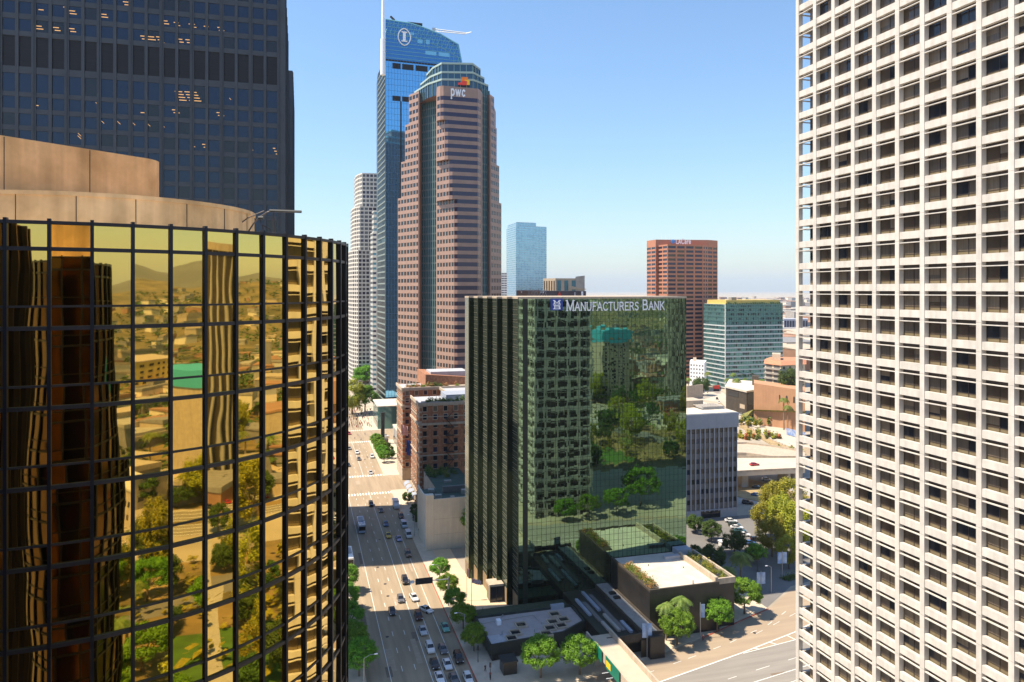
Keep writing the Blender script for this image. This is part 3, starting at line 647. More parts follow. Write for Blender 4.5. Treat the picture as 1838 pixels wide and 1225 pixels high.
# ---------------------------------------------------------------- blue sail-topped tower with mast
def sail_tower():
    t = thing('skyscraper', 'tall blue glass tower with slanted sail top', 'skyscraper', W(740, 505) + (0,))
    A0, B0 = W(692, 500), W(840, 520); L0 = wall_t(A0, B0)[0]
    zs = [(692, 35), (712, 38.5), (735, 42), (760, 50), (790, 62), (822, 80)]
    zm = ZD(106, 500)
    body = MB(); p = [A0, W(829, 518), W(829, 560), W(676, 560), W(678, 535)]
    body.prism(p, 0, zm); body.build('core', M['steel'], t)
    pn = Panes(); ln = MB(); L = wall_t(p[0], p[1])[0]; nb = 26; fh = 4.0; nfl = int(zm / fh)
    k_ = lambda px: (px - 692) / 137.0 * L
    for i in range(nfl):
        for k in range(nb):
            pn.add(p[0], p[1], k * L / nb, (k + 1) * L / nb - .05, i * fh, i * fh + fh - .1, 0, .12, 0, .0012)
        ln.ob(p[0], p[1], 0, L, i * fh - .1, i * fh + .05, 0, .2)
    for k in range(nb + 1): ln.ob(p[0], p[1], max(0, k * L / nb - .07), min(L, k * L / nb + .07), 0, zm, 0, .21)
    ln.build('glazing_grid', mat('blue_grid', (.09, .22, .38), .5, .2, var=.05), t)
    vt = MB()
    for y0, y1 in ((112, 122), (171, 180)):
        for a, b in ((704, 718), (721, 741), (745, 766), (770, 790)): vt.ob(p[0], p[1], k_(a), k_(b), ZD(y1, 500), ZD(y0, 500), .1, .3)
    vt.ob(p[0], p[1], k_(717.5), k_(720), ZD(560, 500), ZD(180, 500), .1, .25)
    vt.build('vent_bands', M['louvre'], t)
    # left edge: storeys with pale slab edges
    sl = MB(); sg = Panes(); a, b = p[4], p[0]; Ls = wall_t(a, b)[0]
    for i in range(int(zm / 4.0)):
        sl.ob(a, b, 0, Ls, i * 4.0, i * 4.0 + .9, -.3, .25)
        for k in range(3): sg.add(a, b, k * Ls / 3, (k + 1) * Ls / 3, i * 4.0 + 1.1, i * 4 + 4.0, -.25, 0, 2)
    sl.build('slab_edges', mat('grey_green_slab', (.20, .24, .22), .6, var=.1), t)
    q = Panes(); q.q = pn.q + sg.q; q.build(t, [M['blue'], M['bluedk'], M['tealpane']], (690, 100, 790, 420), 100, 'window', 'windows')
    # sail: glazed lattice screen
    sa = [(k_(px), ZD(y, 500 + (px - 692) * .13)) for px, y in zs] + [(k_(828.5), ZD(112, 518))]
    def P(s, z, d): 
        Lx, tx, ty = wall_t(p[0], p[1]); return (p[0][0] + tx * s + ty * d, p[0][1] + ty * s - tx * d, z)
    sc = MB(); ring = [(0, zm)] + [(L, zm)] + sa[::-1]
    i = len(ring); sc.v = [P(s, z, .2) for s, z in ring] + [P(s, z, -.4) for s, z in ring]
    sc.f = [tuple(range(i)), tuple(reversed(range(i, 2 * i)))] + [(k, i + k, i + (k + 1) % i, (k + 1) % i) for k in range(i)]
    sc.build('sail_screen', M['bluedk'], t)
    la = MB(); rnd = random.Random(3)
    def ztop(s):
        for (s0, z0), (s1, z1) in zip(sa, sa[1:]):
            if s0 <= s <= s1: return z0 + (z1 - z0) * (s - s0) / max(1e-6, s1 - s0)
        return sa[-1][1]
    for k in range(34):
        z = zm + 1 + k * 2.6; s1 = 0
        ss = [q for q in [L * j / 60 for j in range(61)] if ztop(q) > z]
        if ss: la.ob(p[0], p[1], min(ss), max(ss), z, z + .35, .2, .45)
    for k in range(1, 18):
        s = L * k / 18; zt = ztop(s)
        la.ob(p[0], p[1], s - .1, s + .1, max(zm, zt - 14), zt - .3, .2, .4)
    for (s0, z0), (s1, z1) in zip(sa, sa[1:]): la.tube([P(s0, z0, .1), P(s1, z1, .1)], .45, 5); la.tube([P(s0, z0 - 9, .3), P(s1, z1 - 9, .3)], .25, 4)
    for k in range(17):
        s, s2 = L * k / 18, L * (k + 1) / 18; la.tube([P(s, ztop(s) - 9, .3), P(s2, ztop(s2) - .5, .3)], .22, 4)
    la.build('sail_lattice', mat('blue_lattice', (.16, .44, .56), .5, .2, var=.1), t)
    pl = MB()
    for a_, b_, y0, y1 in ((748, 757, 69, 76), (763, 770, 68, 76), (762, 782, 88, 95), (786, 806, 88, 95), (735, 742, 58, 63)): pl.ob(p[0], p[1], k_(a_), k_(b_), ZD(y1, 505), ZD(y0, 505), .2, .47)
    pl.build('bright_glass_panels', mirror_mat('cyan_panel_glass', (.25, .55, .68), rough=.2, metal=.6), t)
    m = MB(); x, y = W(687.5, 497); m.cyl(x, y, ZD(135, 497), ZD(70, 497), 1.8, 1.6, 10); m.cyl(x, y, ZD(70, 497), ZD(-30, 497), 1.15, .8, 10)
    m.build('mast', M['wht'], t)
    for yy in (70, 92): 
        m = MB(); m.ob(W(684, 497), W(694, 497), 0, 3.6, ZD(yy + 1.2, 497), ZD(yy, 497), -.5, .5); m.build('mast_bracket', M['pole'], t)
    cr = thing('roof_crane', 'grey maintenance crane boom reaching out from the sail-topped tower', 'crane', W(780, 512) + (ZD(60, 512),))
    m = MB(); pa, pb = W(776, 514) + (ZD(54, 514),), W(836, 505) + (ZD(60.5, 505),)
    for o in (-.8, .8): m.tube([(pa[0], pa[1], pa[2] + o), (pb[0], pb[1], pb[2] + o * .5)], .28, 5)
    for k in range(12):
        f0, f1 = k / 12, (k + 1) / 12; g = lambda f, o: tuple(pa[j] + (pb[j] - pa[j]) * f for j in range(2)) + (pa[2] + (pb[2] - pa[2]) * f + o,)
        m.tube([g(f0, -.8 if k % 2 else .8), g(f1, .8 if k % 2 else -.8)], .16, 4)
    m.build('boom', M['pole'], cr); m = MB(); m.tube([pb, W(846, 503) + (ZD(58, 503),)], .35, 5); m.build('boom_tip', M['wht'], cr)
    m = MB(); m.ob(W(776, 514), W(782, 514), 0, 2.4, ZD(62, 514), ZD(51, 514), -1, 1); m.build('cab', M['pole'], cr)
    m = MB(); m.ob(W(731, 508), W(757, 511), 0, 10.2, ZD(47.5, 510), ZD(43, 510), -2, 2); m.build('counterweight_deck', M['poled'], cr)
    m = MB(); m.tube([W(701, 505) + (ZD(30, 505),), W(708, 505) + (ZD(37, 505),)], .8, 5); m.build('stub_jib', M['poled'], cr)
    # emblem
    s = thing('tower_sign', 'white letter I in a pointed oval ring high on the blue sail tower', 'sign', P(k_(724), ZD(66, 504), .3))
    Dd = 504; cx, cy = k_(724.5), ZD(67, Dd); rw, rh = k_(735.5) - cx, (82 - 52) / 2 * Dd / F
    m = MB(); N = 28; pts = []
    for k in range(N + 1):
        a = 2 * pi * k / N; pts.append((cx + rw * sin(a) * abs(sin(a)) ** .15, cy + rh * (1 if cos(a) > 0 else -1) * abs(cos(a)) ** 1.1))
    for a, b in zip(pts, pts[1:]): m.tube([P(a[0], a[1], .65), P(b[0], b[1], .65)], .42, 5)
    m.build('oval_ring', M['wht'], s)
    m = MB(); m.ob(p[0], p[1], cx - 1.0, cx + 1.0, cy - 2.9, cy + 2.9, .5, .8)
    for z in (cy - 3.3, cy + 2.9): m.ob(p[0], p[1], cx - 2.0, cx + 2.0, z, z + .8, .5, .82)
    m.build('letter', M['wht'], s)
sail_tower()
# ---------------------------------------------------------------- pale towers beyond
def tiers_tower(name, label, cat, tiers, fh, band, bw, wm, gm, vis, pier=.9, dp=.4, top=100):
    t = thing(name, label, cat, tiers[0][0][0] + (0,)); wl, pr, co = MB(), MB(), MB(); pn = Panes(); zb = 0
    for p, z in tiers:
        co.prism(inset(p, dp + .05), zb, z - .1)
        n = max(1, int(round((z - zb) / fh)))
        for a, b in zip(p, p[1:] + p[:1]):
            L = wall_t(a, b)[0]; nx, ny = (b[1] - a[1]) / L, -(b[0] - a[0]) / L
            if nx * a[0] + ny * a[1] > 0: continue
            facade(a, b, zb, z, n, max(1, int(round(L / bw))), wl, pr, pn, band, pier, dp, paned=(-dp, -dp + .12), m=tuple(range(len(gm))))
        wl.prism(p, z - .1, z + 1.0); zb = z
    wl.build('spandrels', wm, t); pr.build('piers', wm, t); co.build('core', M['greyw'], t); pn.build(t, gm, vis, top); return t
def pl(*q): return [W(*p) for p in q]
def cz(y, D): return ZD(y, D)
wt = tiers_tower('skyscraper', 'white curved grid tower stepping back, beside the blue sail tower', 'skyscraper', [
    (pl((625, 690), (627, 672), (633, 658), (643, 650), (684, 655), (684, 720), (626, 720)), cz(452, 660)),
    (pl((629.5, 690), (632, 674), (637, 661), (646, 653), (684, 657), (684, 720), (631, 720)), cz(374, 660)),
    (pl((636, 690), (638, 674), (643, 663), (650, 656), (684, 659), (684, 720), (638, 720)), cz(314, 660))], 3.6, .34, 3.4, mat('warm_white_concrete', (.62, .585, .52), .8, var=.04), [M['paleglass'], M['paleglass'], M['gviolet']], (620, 300, 680, 705), .8)
tiers_tower('office_tower', 'slim pale grey banded tower between the white curved tower and the blue tower', 'tower', [
    (pl((665, 612), (669, 603), (690, 600), (690, 640), (666, 640)), cz(420, 605)), (pl((667.5, 612), (671, 604), (690, 602), (690, 640), (668, 640)), cz(381, 605))], 4.0, .5, 3.2, mat('pale_grey_stone', (.46, .46, .43), .8, var=.05), [M['tealpane'], M['gviolet']], (660, 380, 690, 720), .5, top=60)
tiers_tower('skyscraper', 'pale blue glass tower standing alone in the distance', 'skyscraper', [
    (pl((909, 1460), (926, 1390), (981, 1420), (981, 1480), (912, 1490)), cz(407, 1400)),
    (pl((911, 1455), (926.5, 1393), (962, 1410), (962, 1470), (914, 1480)), cz(400.5, 1400))], 4.2, .18, 3.4, mat('pale_blue_frame', (.38, .50, .58), .5, .2, var=.05), [M['bluep'], M['bluep2'], M['bluep']], (905, 395, 985, 535), .25, .15)
tiers_tower('apartment_tower', 'narrow white block edge just left of the distant blue glass tower', 'tower', [(pl((900, 1250), (910, 1250), (910, 1290), (900, 1290)), cz(491, 1250))], 4, .6, 4, M['white'], [M['gviolet']], (898, 490, 912, 535), .5, top=20)
# low wall with marks and the cream building behind it
pw = thing('roof_parapet_building', 'dark purple-brown flat roofed building just above the bank roof line', 'building', W(990, 430) + (0,))
mb = MB(); p = pl((928, 436), (970, 425), (1052, 432), (1052, 480), (930, 480)); mb.prism(p, 0, cz(523, 428)); mb.build('wall', M['purple'], pw)
mb = MB(); mb.prism(inset(pl((928, 435), (969, 424.5), (969, 450), (929, 455)), -.3), cz(534, 428) - 6, cz(521.5, 428)); mb.build('brick_end', M['granite'], pw)
mb = MB(); mb.prism(inset(p, 1), cz(523, 428), cz(522.3, 428)); mb.build('roof', M['roofd'], pw)
lg = thing('roof_mast', 'small lattice antenna frame on the purple-brown roof', 'antenna', W(955, 428) + (88,))
mb = MB()
for i in range(7):
    x = 946 + i * 5; mb.tube([W(x, 422) + (cz(534, 422),), W(x + 7, 422) + (cz(517 + (i % 3) * 2, 422),)], .12, 4); mb.tube([W(x + 7, 422) + (cz(534, 422),), W(x, 422) + (cz(519, 422),)], .1, 4)
mb.build('lattice', M['pole'], lg)
for px in (936, 971, 975):
    mb = MB(); x, y = W(px, 421); mb.cyl(x, y, cz(526, 421), cz(523.5, 421), .3, .3, 8); mb.build('dish', M['wht'], lg)
sg = thing('wall_sign', 'small red letter A and white figure on the purple-brown wall', 'sign', W(1003, 427) + (86,))
fa, fb = p[1], p[2]; Lp = wall_t(fa, fb)[0]; kk = lambda px: (px - 970) / 82 * Lp
letter('A', fa, fb, kk(1000), cz(533, 427), 2.6, M['redm'], sg, .2)
mb = MB(); mb.ob(fa, fb, kk(1043), kk(1046.5), cz(531, 431), cz(523.5, 431), .05, .2); mb.build('letter', M['wht'], sg)
mb = MB(); mb.ob(fa, fb, kk(1031), kk(1032), cz(534, 430), cz(525, 430), .05, .2); mb.build('pole', M['wht'], sg)
cb = thing('cream_building', 'cream and grey block with three tall dark panes behind the purple-brown roof', 'building', W(1010, 620) + (0,))
p = pl((975, 628), (997, 615), (1036, 622), (1036, 650), (976, 650)); mb = MB(); mb.prism(p, 0, cz(500, 620)); mb.build('wall', M['stone'], cb)
mb = MB(); mb.prism(pl((1033, 621), (1049.5, 624), (1049.5, 650), (1033, 650)), 0, [cz(497, 622), cz(495, 622), cz(495, 622), cz(497, 622)]); mb.build('end_wall', M['concg'], cb)
pn = Panes(); a, b = p[1], p[2]; L = wall_t(a, b)[0]
for k in range(3): pn.add(a, b, (k * 13 + 3) / 39 * L, (k * 13 + 10) / 39 * L, cz(540, 620), cz(504, 620), .02, .1, 0)
a, b = p[0], p[1]; L = wall_t(a, b)[0]
for k in range(5): pn.add(a, b, (k + .25) / 5 * L, (k + .75) / 5 * L, cz(540, 620), cz(504.5, 620), .02, .1, 1)
pn.build(cb, [M['tealpane'], M['gdark2']], (970, 495, 1052, 535), 8)
mb = MB(); mb.prism(pl((1020, 618), (1052, 622), (1052, 640), (1020, 640)), cz(520, 620), [cz(513, 620), cz(519, 620), cz(519, 620), cz(513, 620)]); mb.build('roof', M['stone'], cb)
# ---------------------------------------------------------------- orange-brown tower
def orange_tower():
    t = thing('office_tower', 'orange-brown faceted office tower behind the right end of the green bank', 'tower', W(1220, 700) + (0,))
    P = pl((1161, 722), (1177, 703), (1181, 705), (1198, 688), (1262, 700), (1270, 708), (1288, 718), (1288, 750), (1161, 760))
    hi = cz(430, 700); lo_ = cz(443, 700); mb = MB()
    cap = pl((1161, 722), (1177, 703.5), (1272, 708.8), (1288, 718.5), (1288, 750), (1161, 760)); wl, pr, co = MB(), MB(), MB(); pn = Panes()
    co.prism(inset(P, .5), 0, lo_); wl.prism(cap, lo_ - .05, hi); wl.prism(inset(pl((1181, 705), (1198, 688), (1262, 700), (1270, 708), (1270, 715), (1181, 715)), .02), lo_ + .0, lo_ + 1.5)
    for (a, b, nb) in ((0, 1, 2), (2, 3, 2), (3, 4, 4), (4, 5, 2), (5, 6, 2)):
        facade(P[a], P[b], lo_ - 36 * 3.9, lo_ - .0, 36, nb, wl, pr, pn, .45, 1.5 if nb < 3 else 1.7, .5, paned=(-.5, -.35), m=(0, 0, 1, 2))
    wl.ob(P[1], P[2], 0, wall_t(P[1], P[2])[0], 0, lo_, -.4, 0)
    wl.build('spandrels', M['terra'], t); pr.build('piers', M['terra'], t); co.build('core', M['greyw'], t); pn.build(t, [M['gviolet'], M['gblue'], M['gdark2']], (1160, 430, 1290, 650))
    s = thing('tower_sign', 'white lettering with a light blue emblem on top of the orange-brown tower', 'sign', W(1222, 705) + (hi - 3,))
    fa, fb = W(1177, 703.2), W(1272, 708.5); L = wall_t(fa, fb)[0]; k = lambda px: (px - 1177) / 95.0 * L
    text([('LA ', 4.0), ('C', 4.4), ('are', 4.4)], fa, fb, k(1213), k(1243), cz(438, 706), M['wht'], s, .24)
    mb = MB(); cx, czz = k(1207.5), cz(434, 705); 
    for i in range(6):
        a = i * pi / 6; dx, dz = cos(a) * 2.0, sin(a) * 2.0; q = lambda x, z, d: (fa[0] + (fb[0] - fa[0]) / L * (cx + x) + (fb[1] - fa[1]) / L * d, fa[1] + (fb[1] - fa[1]) / L * (cx + x) - (fb[0] - fa[0]) / L * d, czz + z)
        mb.tube([q(-dx, -dz, .3 + i * .01), q(dx, dz, .3 + i * .01)], .55, 6)
    mb.build('emblem', M['lblue'], s)
    rl = thing('roof_antennas', 'thin white aerials on the roof of the orange-brown tower', 'antenna', W(1200, 712) + (hi,))
    for px in (1187, 1195, 1202):
        mb = MB(); x, y = W(px, 712); mb.cyl(x, y, hi, hi + 4 + (px % 3), .12, .08, 6); mb.build('aerial', M['wht'], rl)
orange_tower()
# ---------------------------------------------------------------- teal banded office block
def teal_block():
    t = thing('office_building', 'teal glass office block with white bands and a yellow rooftop storey', 'office building', W(1302, 650) + (0,))
    C = W(1302, 650); Bk = W(1263, 684); L = hypot(Bk[0] - C[0], Bk[1] - C[1]); u1 = UV(1405, C[1]); 
    P = [C, (u1, C[1]), (u1, Bk[1]), Bk]; top = cz(547, 650); fh = 3.9; wl, pr, co = MB(), MB(), MB(); pn = Panes()
    wb = MB()
    co.prism(inset(P, .5), 0, top - .2); n = 19; z0 = top - n * fh
    for a, b, nb in ((P[0], P[1], 34), (P[3], P[0], 22)):
        Lx = wall_t(a, b)[0]
        for i in range(n):
            zb = z0 + i * fh
            (wb if i % 1 == 0 and i < 15 else wl).ob(a, b, 0, Lx, zb, zb + 1.0, -.4, .05); wl.ob(a, b, 0, Lx, zb + 1.0, zb + 1.9, -.4, 0)
            for k in range(nb): pn.add(a, b, k * Lx / nb + .1, (k + 1) * Lx / nb - .1, zb + 1.9, zb + fh, -.3, -.18, 0 if random.random() < .62 else 1)
        for k in range(nb + 1): pr.ob(a, b, max(0, k * Lx / nb - .1), min(Lx, k * Lx / nb + .1), z0, top, -.3, .02)
        wl.ob(a, b, 0, Lx, top - 1.0, top + .1, -.4, .03)
    ed = MB(); ed.ob(P[3], P[0], L - .7, L + .02, 0, top, -.5, .08); ed.build('corner_post', M['white'], t)
    wl.build('glass_spandrels', M['teal'], t); wb.build('white_bands', mat('pale_lilac_band', (.52, .55, .56), .6, var=.08), t); pr.build('mullions', mat('teal_mullion_fine', (.16, .33, .32), .5, var=.05), t); co.build('core', M['greyw'], t)
    pn.build(t, [M['teal'], M['gdark']], (1260, 535, 1410, 690))
    rf = MB(); rf.prism(inset(P, .6), top - .2, top + .3); rf.build('roof', M['roof'], t)
    ye = MB(); q = [(C[0] + 2, C[1] + 2), (u1 - 1.5, C[1] + 2), (u1 - 1.5, Bk[1] - 2), (C[0] + 2, Bk[1] - 2)]; ye.prism(q, top + .3, cz(539, 655)); ye.build('rooftop_storey', M['yellow'], t)
    pl_ = MB()
    for k in range(26): x = C[0] + 1 + k * (u1 - C[0] - 2) / 25; pl_.box(x, x + 1.3, C[1] + .5, C[1] + 1.6, top + .2, top + .9 + random.random() * 1.2)
    pl_.build('roof_planting', mat('roof_planting_green', (.06, .11, .05), .9, var=.4, scale=1), t)
    pc = MB(); x = UV(1312, C[1] + 6); pc.box(x, x + 5.0, C[1] + 5, C[1] + 10, top + .3, cz(534, 655)); pc.build('plant_room', M['roofd'], t)
teal_block()
# ---------------------------------------------------------------- grey finned block
def grey_block():
    v0 = 251.5; u0, u1 = 116.0, UV(1323, 251.5); t = thing('office_building', 'blue-grey office block with pale vertical fins and a plain top band', 'office building', ((u0 + u1) / 2, v0 + 17, 0))
    top, fb = cz(742, 285), cz(768, 285); P = rect(u0, u1, v0, v0 + 33); co = MB(); co.prism(inset(P, .5), 0, top - .3); co.build('core', M['greyw'], t)
    wl, pr, fa = MB(), MB(), MB(); pn = Panes(); n = 8; fh = (fb - 3.6) / 8
    for a, b in ((P[0], P[1]),):
        L = wall_t(a, b)[0]; bay = 2.02; nb = int(L / bay)
        for i in range(n):
            zb = 3.6 + i * fh; wl.ob(a, b, 0, L, zb, zb + fh * .52, -.45, -.12)
            for k in range(nb): pn.add(a, b, L - (k + 1) * bay + .2, L - k * bay - .2, zb + fh * .52, zb + fh, -.4, -.25, random.choice((0, 0, 0, 1, 2)))
        for k in range(nb + 1): s = L - k * bay; pr.ob(a, b, max(0, s - .2), min(L, s + .2), 2.6, fb, -.45, .22)
    fa.prism(inset(P, -.45), fb, top)
    for k in range(14): fa.ob((u0 - .45, v0 - .45), (u1 + .45, v0 - .45), 3 + k * 3.6, 3.06 + k * 3.6, fb, top, -.1, .03)
    fa.build('fascia', M['slate'], t); pr.build('fins', M['fin'], t); wl.build('spandrels', M['greyw'], t)
    pn.build(t, [M['gdark'], M['gblue'], M['blind2']], (1230, 760, 1325, 935))
    sd = MB(); sd.prism([(u1 - .4, v0 + .5), (u1, v0 + .5), (u1, v0 + 33), (u1 - .4, v0 + 33)], 2.6, fb); sd.build('side_wall', M['slate'], t)
    bs = MB(); L = u1 - u0; x0, x1 = UV(1258, v0), UV(1293, v0); bs.box(u0, x0, v0 - .1, v0 + .5, 0, 3.3); bs.box(x1, u1, v0 - .1, v0 + .5, 0, 3.3); bs.box(x0, x1, v0 - .1, v0 + .5, 2.9, 3.3); bs.build('base_wall', M['fin'], t)
    gd = MB(); gd.box(x0, x1, v0 + .1, v0 + .55, 0, 2.9); gd.build('garage_opening', M['gdark'], t)
    rf = MB(); rf.prism(inset(P, .0), top - .02, top + .25); rf.build('roof', M['roof'], t)
    rp = MB(); rp.prism(inset(P, -.45), top - .001, top + .5); q = inset(P, .1)
    e = MB(); e.box(UV(1262, v0 + 8), UV(1300, v0 + 8), v0 + 8, v0 + 14, top + .25, top + 1.3); e.build('roof_plant', M['roofl'], t)
    for k in range(9):
        e = MB(); x = UV(1255 + k * 4.5, v0 + 9); e.box(x, x + .55, v0 + 7.0, v0 + 14.6, top + 1.3, top + 1.55); e.build('duct', M['concg'], t)
    e = MB(); e.box(u0 + 6, UV(1253, v0 + 18), v0 + 14, v0 + 22, top + .25, top + 3.0); e.build('penthouse', M['stone'], t)
grey_block()
# ---------------------------------------------------------------- brick club building
def brick_club():
    t = thing('brick_building', 'red brick club building with two wings, stone cornices and roof terraces', 'building', (58, 325, 0))
    u0 = 46.0; wl, st, pr = MB(), MB(), MB(); pn = Panes(); top = 42.0
    A_ = rect(u0, 84, 293.7, 317); B_ = rect(u0 - .5, 84, 341, 362); mid = rect(u0 + 17, 84, 317.02, 340.98)
    for P in (A_, B_, mid): wl.prism(inset(P, .02), 0, top - .3, bottom=False)
    def face(a, b, n=11, bay=4.2, s0=0):
        L = wall_t(a, b)[0]; nb = max(2, int(L / bay)); bw = L / nb
        for i in range(n):
            zb = 5.5 + i * 3.3
            for k in range(nb):
                c = (k + .5) * bw; pn.add(a, b, c - .75, c + .75, zb + .7, zb + 2.6, -.02, .05, random.choice((0, 0, 1, 2)))
                st.ob(a, b, c - .95, c + .95, zb + .45, zb + .68, -.02, .16)
                if i in (0, 9, 10): st.ob(a, b, c - 1.0, c - .78, zb + .7, zb + 2.6, -.02, .1); st.ob(a, b, c + .78, c + 1.0, zb + .7, zb + 2.6, -.02, .1); st.ob(a, b, c - 1.0, c + 1.0, zb + 2.62, zb + 2.9, -.02, .12)
        for z, h, d in ((5.0, .6, .25), (top - 8.4, .9, .55), (top - 5.2, .35, .2), (top - .6, 1.3, .5), (21.2, .5, .3)): st.ob(a, b, -.02, L + .02, z, z + h, -.02, d)
        for k in range(int(top / 1.0) - 6): 
            if k % 2: st.ob(a, b, 0, .9, 5.6 + k, 6.3 + k, -.01, .08); st.ob(a, b, L - .9, L, 5.6 + k, 6.3 + k, -.01, .08)
        st.ob(a, b, 0, L, 0, 4.9, -.01, .12)
    face(A_[0], A_[1]); face(A_[3], A_[0], 11, 3.6); face(B_[0], B_[1]); face(B_[3], B_[0], 11, 3.6); face(mid[3], mid[0], 11, 4)
    wl.build('brick_walls', M['brick'], t); st.build('stone_trim', M['stone'], t); pn.build(t, [M['gdark'], M['gviolet'], M['blind']], (705, 690, 832, 930))
    rf = MB()
    for P in (A_, B_, mid): rf.prism(inset(P, .5), top - .3, top - .1)
    rf.build('roof', M['roofl'], t)
    for P in (A_, B_):
        pb = MB(); q = inset(P, 1.3); pb.box(q[0][0], q[0][0] + 30, q[0][1], q[0][1] + 3.2, top - .1, top + .7); pb.build('roof_planter', M['stone'], t)
    pa = MB(); pa.box(58, 83, 300, 312, top - .1, top + 2.6); pa.build('pergola_room', M['slate'], t)
    h = MB(); h.prism(rect(57, 80, 346, 372), top - .1, [top + 6, top + 4, top + 4, top + 6]); h.build('penthouse', M['brick'], t)
    h = MB(); h.box(60, 78, 349, 362, top + 4.5, top + 6.8); h.build('plant_room', M['roofl'], t)
    aw = MB()
    for k in range(4):
        v = 322 - k * 6.5; mb = MB(); n = 8
        prof = [(u0 - .1 - 2.2 * sin(pi / 2 * j / n), 4.2 - 1.6 * (1 - cos(pi / 2 * j / n))) for j in range(n + 1)]
        for (x0, z0), (x1, z1) in zip(prof, prof[1:]): mb.hexa([(x0, v - 2.4, z0 - .08), (x1, v - 2.4, z1 - .08), (x1, v + 2.4, z1 - .08), (x0, v + 2.4, z0 - .08)], [(x0, v - 2.4, z0), (x1, v - 2.4, z1), (x1, v + 2.4, z1), (x0, v + 2.4, z0)])
        mb.build('awning', M['slate'], t)
    fe = MB()
    for i in range(10):
        zb = 6.0 + i * 3.3; fe.box(56.4, 60.0, 292.5, 293.6, zb, zb + .12); fe.box(56.4, 60.0, 292.45, 292.52, zb + .5, zb + .6); fe.box(56.4, 60.0, 292.45, 292.52, zb + 1.0, zb + 1.08)
        a_, b_ = ((56.8, 293.0, zb + .1), (59.6, 293.0, zb + 3.3)) if i % 2 else ((59.6, 293.0, zb + .1), (56.8, 293.0, zb + 3.3)); fe.tube([a_, b_], .12, 4)
    fe.build('fire_escape', M['poled'], t)
    return t
brick_club()
def flag(name, label, loc, m, h, w, dz, pole=0, stripes=None):
    f = thing(name, label, 'flag', loc)
    if pole:
        mb = MB(); mb.cyl(loc[0], loc[1], 0, pole, .09, .06, 8); mb.build('pole', M['pole'], f)
    mb = MB(); n = 8; i0 = 0
    P = [(loc[0] + .1 + w * k / n, loc[1] + .25 * sin(k * 1.3), ) for k in range(n + 1)]
    for a, b in zip(P, P[1:]):
        dr = lambda p: -.35 * (p[0] - loc[0])
        z = loc[2] + dz
        mb.hexa([(a[0], a[1], z + dr(a)), (b[0], b[1], z + dr(b)), (b[0], b[1] + .05, z + dr(b)), (a[0], a[1] + .05, z + dr(a))], [(a[0], a[1], z + h + dr(a)), (b[0], b[1], z + h + dr(b)), (b[0], b[1] + .05, z + h + dr(b)), (a[0], a[1] + .05, z + h + dr(a))])
    o = mb.build('cloth', m, f); return f
flag('hanging_flag', 'large blue flag hanging on the brick building front', (44.6, 322, 16), M['signblue'], 6.5, 3.2, 0)
flag('hanging_flag', 'pale red and white striped flag above the blue flag on the brick building', (44.4, 338, 22), mat('pale_red_flag', (.62, .38, .36), .8, stretch=(.1, .1, 3), scale=1.4, var=.3), 4.5, 3, 0)
# ---------------------------------------------------------------- beige annex
t = thing('annex_building', 'plain beige stucco building with a green roof terrace beside the street', 'building', (50, 268, 0))
u0, v0, zt = 40.8, 246.3, 18.4
mb = MB(); mb.prism(rect(u0, 62, v0, 265.5), 0, 15.5); mb.build('walls', M['beige'], t); mb = MB(); mb.box(47.5, 61.9, 265.52, 293.6, 0, 15.4); mb.build('rear_wing', M['concg'], t)
mb = MB()
mb.box(u0 + .0, 62, v0 - .001, v0 + .45, 15.5, zt - 1.2); mb.box(u0, u0 + .45, v0 + .45, 265.5, 15.5, zt - 1.0); mb.build('parapet', M['beige'], t)
mb = MB(); mb.box(u0 - .15, u0 + 2.6, v0 - .15, v0 + 2.2, 0, zt + .3); mb.build('corner_pier', M['beige'], t)
mb = MB(); mb.box(u0 - .12, u0 - .02, v0 + 3, v0 + 4.2, .3, zt); mb.build('pilaster', M['white'], t)
mb = MB(); mb.box(u0 + .46, 61.8, v0 + .46, 265.4, 15.5, 15.7); mb.box(47.6, 61.8, 265.41, 293.5, 15.41, 15.7); mb.build('roof', mat('green_roof_deck', (.045, .08, .06), .8, var=.2), t)
for x, y, sx, sy, h in ((45, 252, 2.2, 1.6, 1.2), (50, 250, 1.4, 1.4, .9), (55, 255, 3, 1.8, 1.5), (44, 260, 2, 2, 1.1), (52, 272, 2.6, 1.2, .8)):
    mb = MB(); mb.box(x, x + sx, y, y + sy, 15.7, 15.7 + h); mb.build('roof_unit', M['concg'], t)
for z_ in (5.2, 10.4): mb = MB(); mb.box(u0 + 2.7, 61.9, v0 - .02, v0 + .01, z_, z_ + .06); mb.build('wall_joint', M['stone'], t)
mb = MB(); mb.box(u0 + 8, 60, v0 + 12, v0 + 13, 15.7, 18.0); mb.build('roof_screen', M['greyw'], t)
# ---------------------------------------------------------------- ground, roads, pavements
g = MB(); S = 32000.0
g.quad((-S, -S, 0), (S, -S, 0), (S, S, 0), (-S, S, 0)); struct('ground', g, M['ground'])
def sheet(name, pts, z, m):
    mb = MB(); mb.poly([(p[0], p[1], z) for p in pts]); return struct(name, mb, m)
def slab(name, pts, z0, z1, m):
    mb = MB(); mb.prism(pts, z0, z1); return struct(name, mb, m)
sheet('avenue_road', rect(14.3, 38.2, 60, 1400), .02, M['asph'])
fifth = [(14.3, 118), (38.2, 118), (74, 120), (112, 122), (150, 128), (190, 140), (230, 165)]
fift2 = [(255, 205), (215, 190), (170, 192), (140, 186), (124, 175.2), (112.6, 171), (97.5, 165), (85, 161), (77, 158.8), (60, 154.5), (38.2, 152)]
sheet('cross_street_road', fifth + fift2, .04, mat('cross_street_asphalt', (.345, .265, .185), .92, var=.13, scale=1.0, stretch=(.04, .3, 1), detail=9))
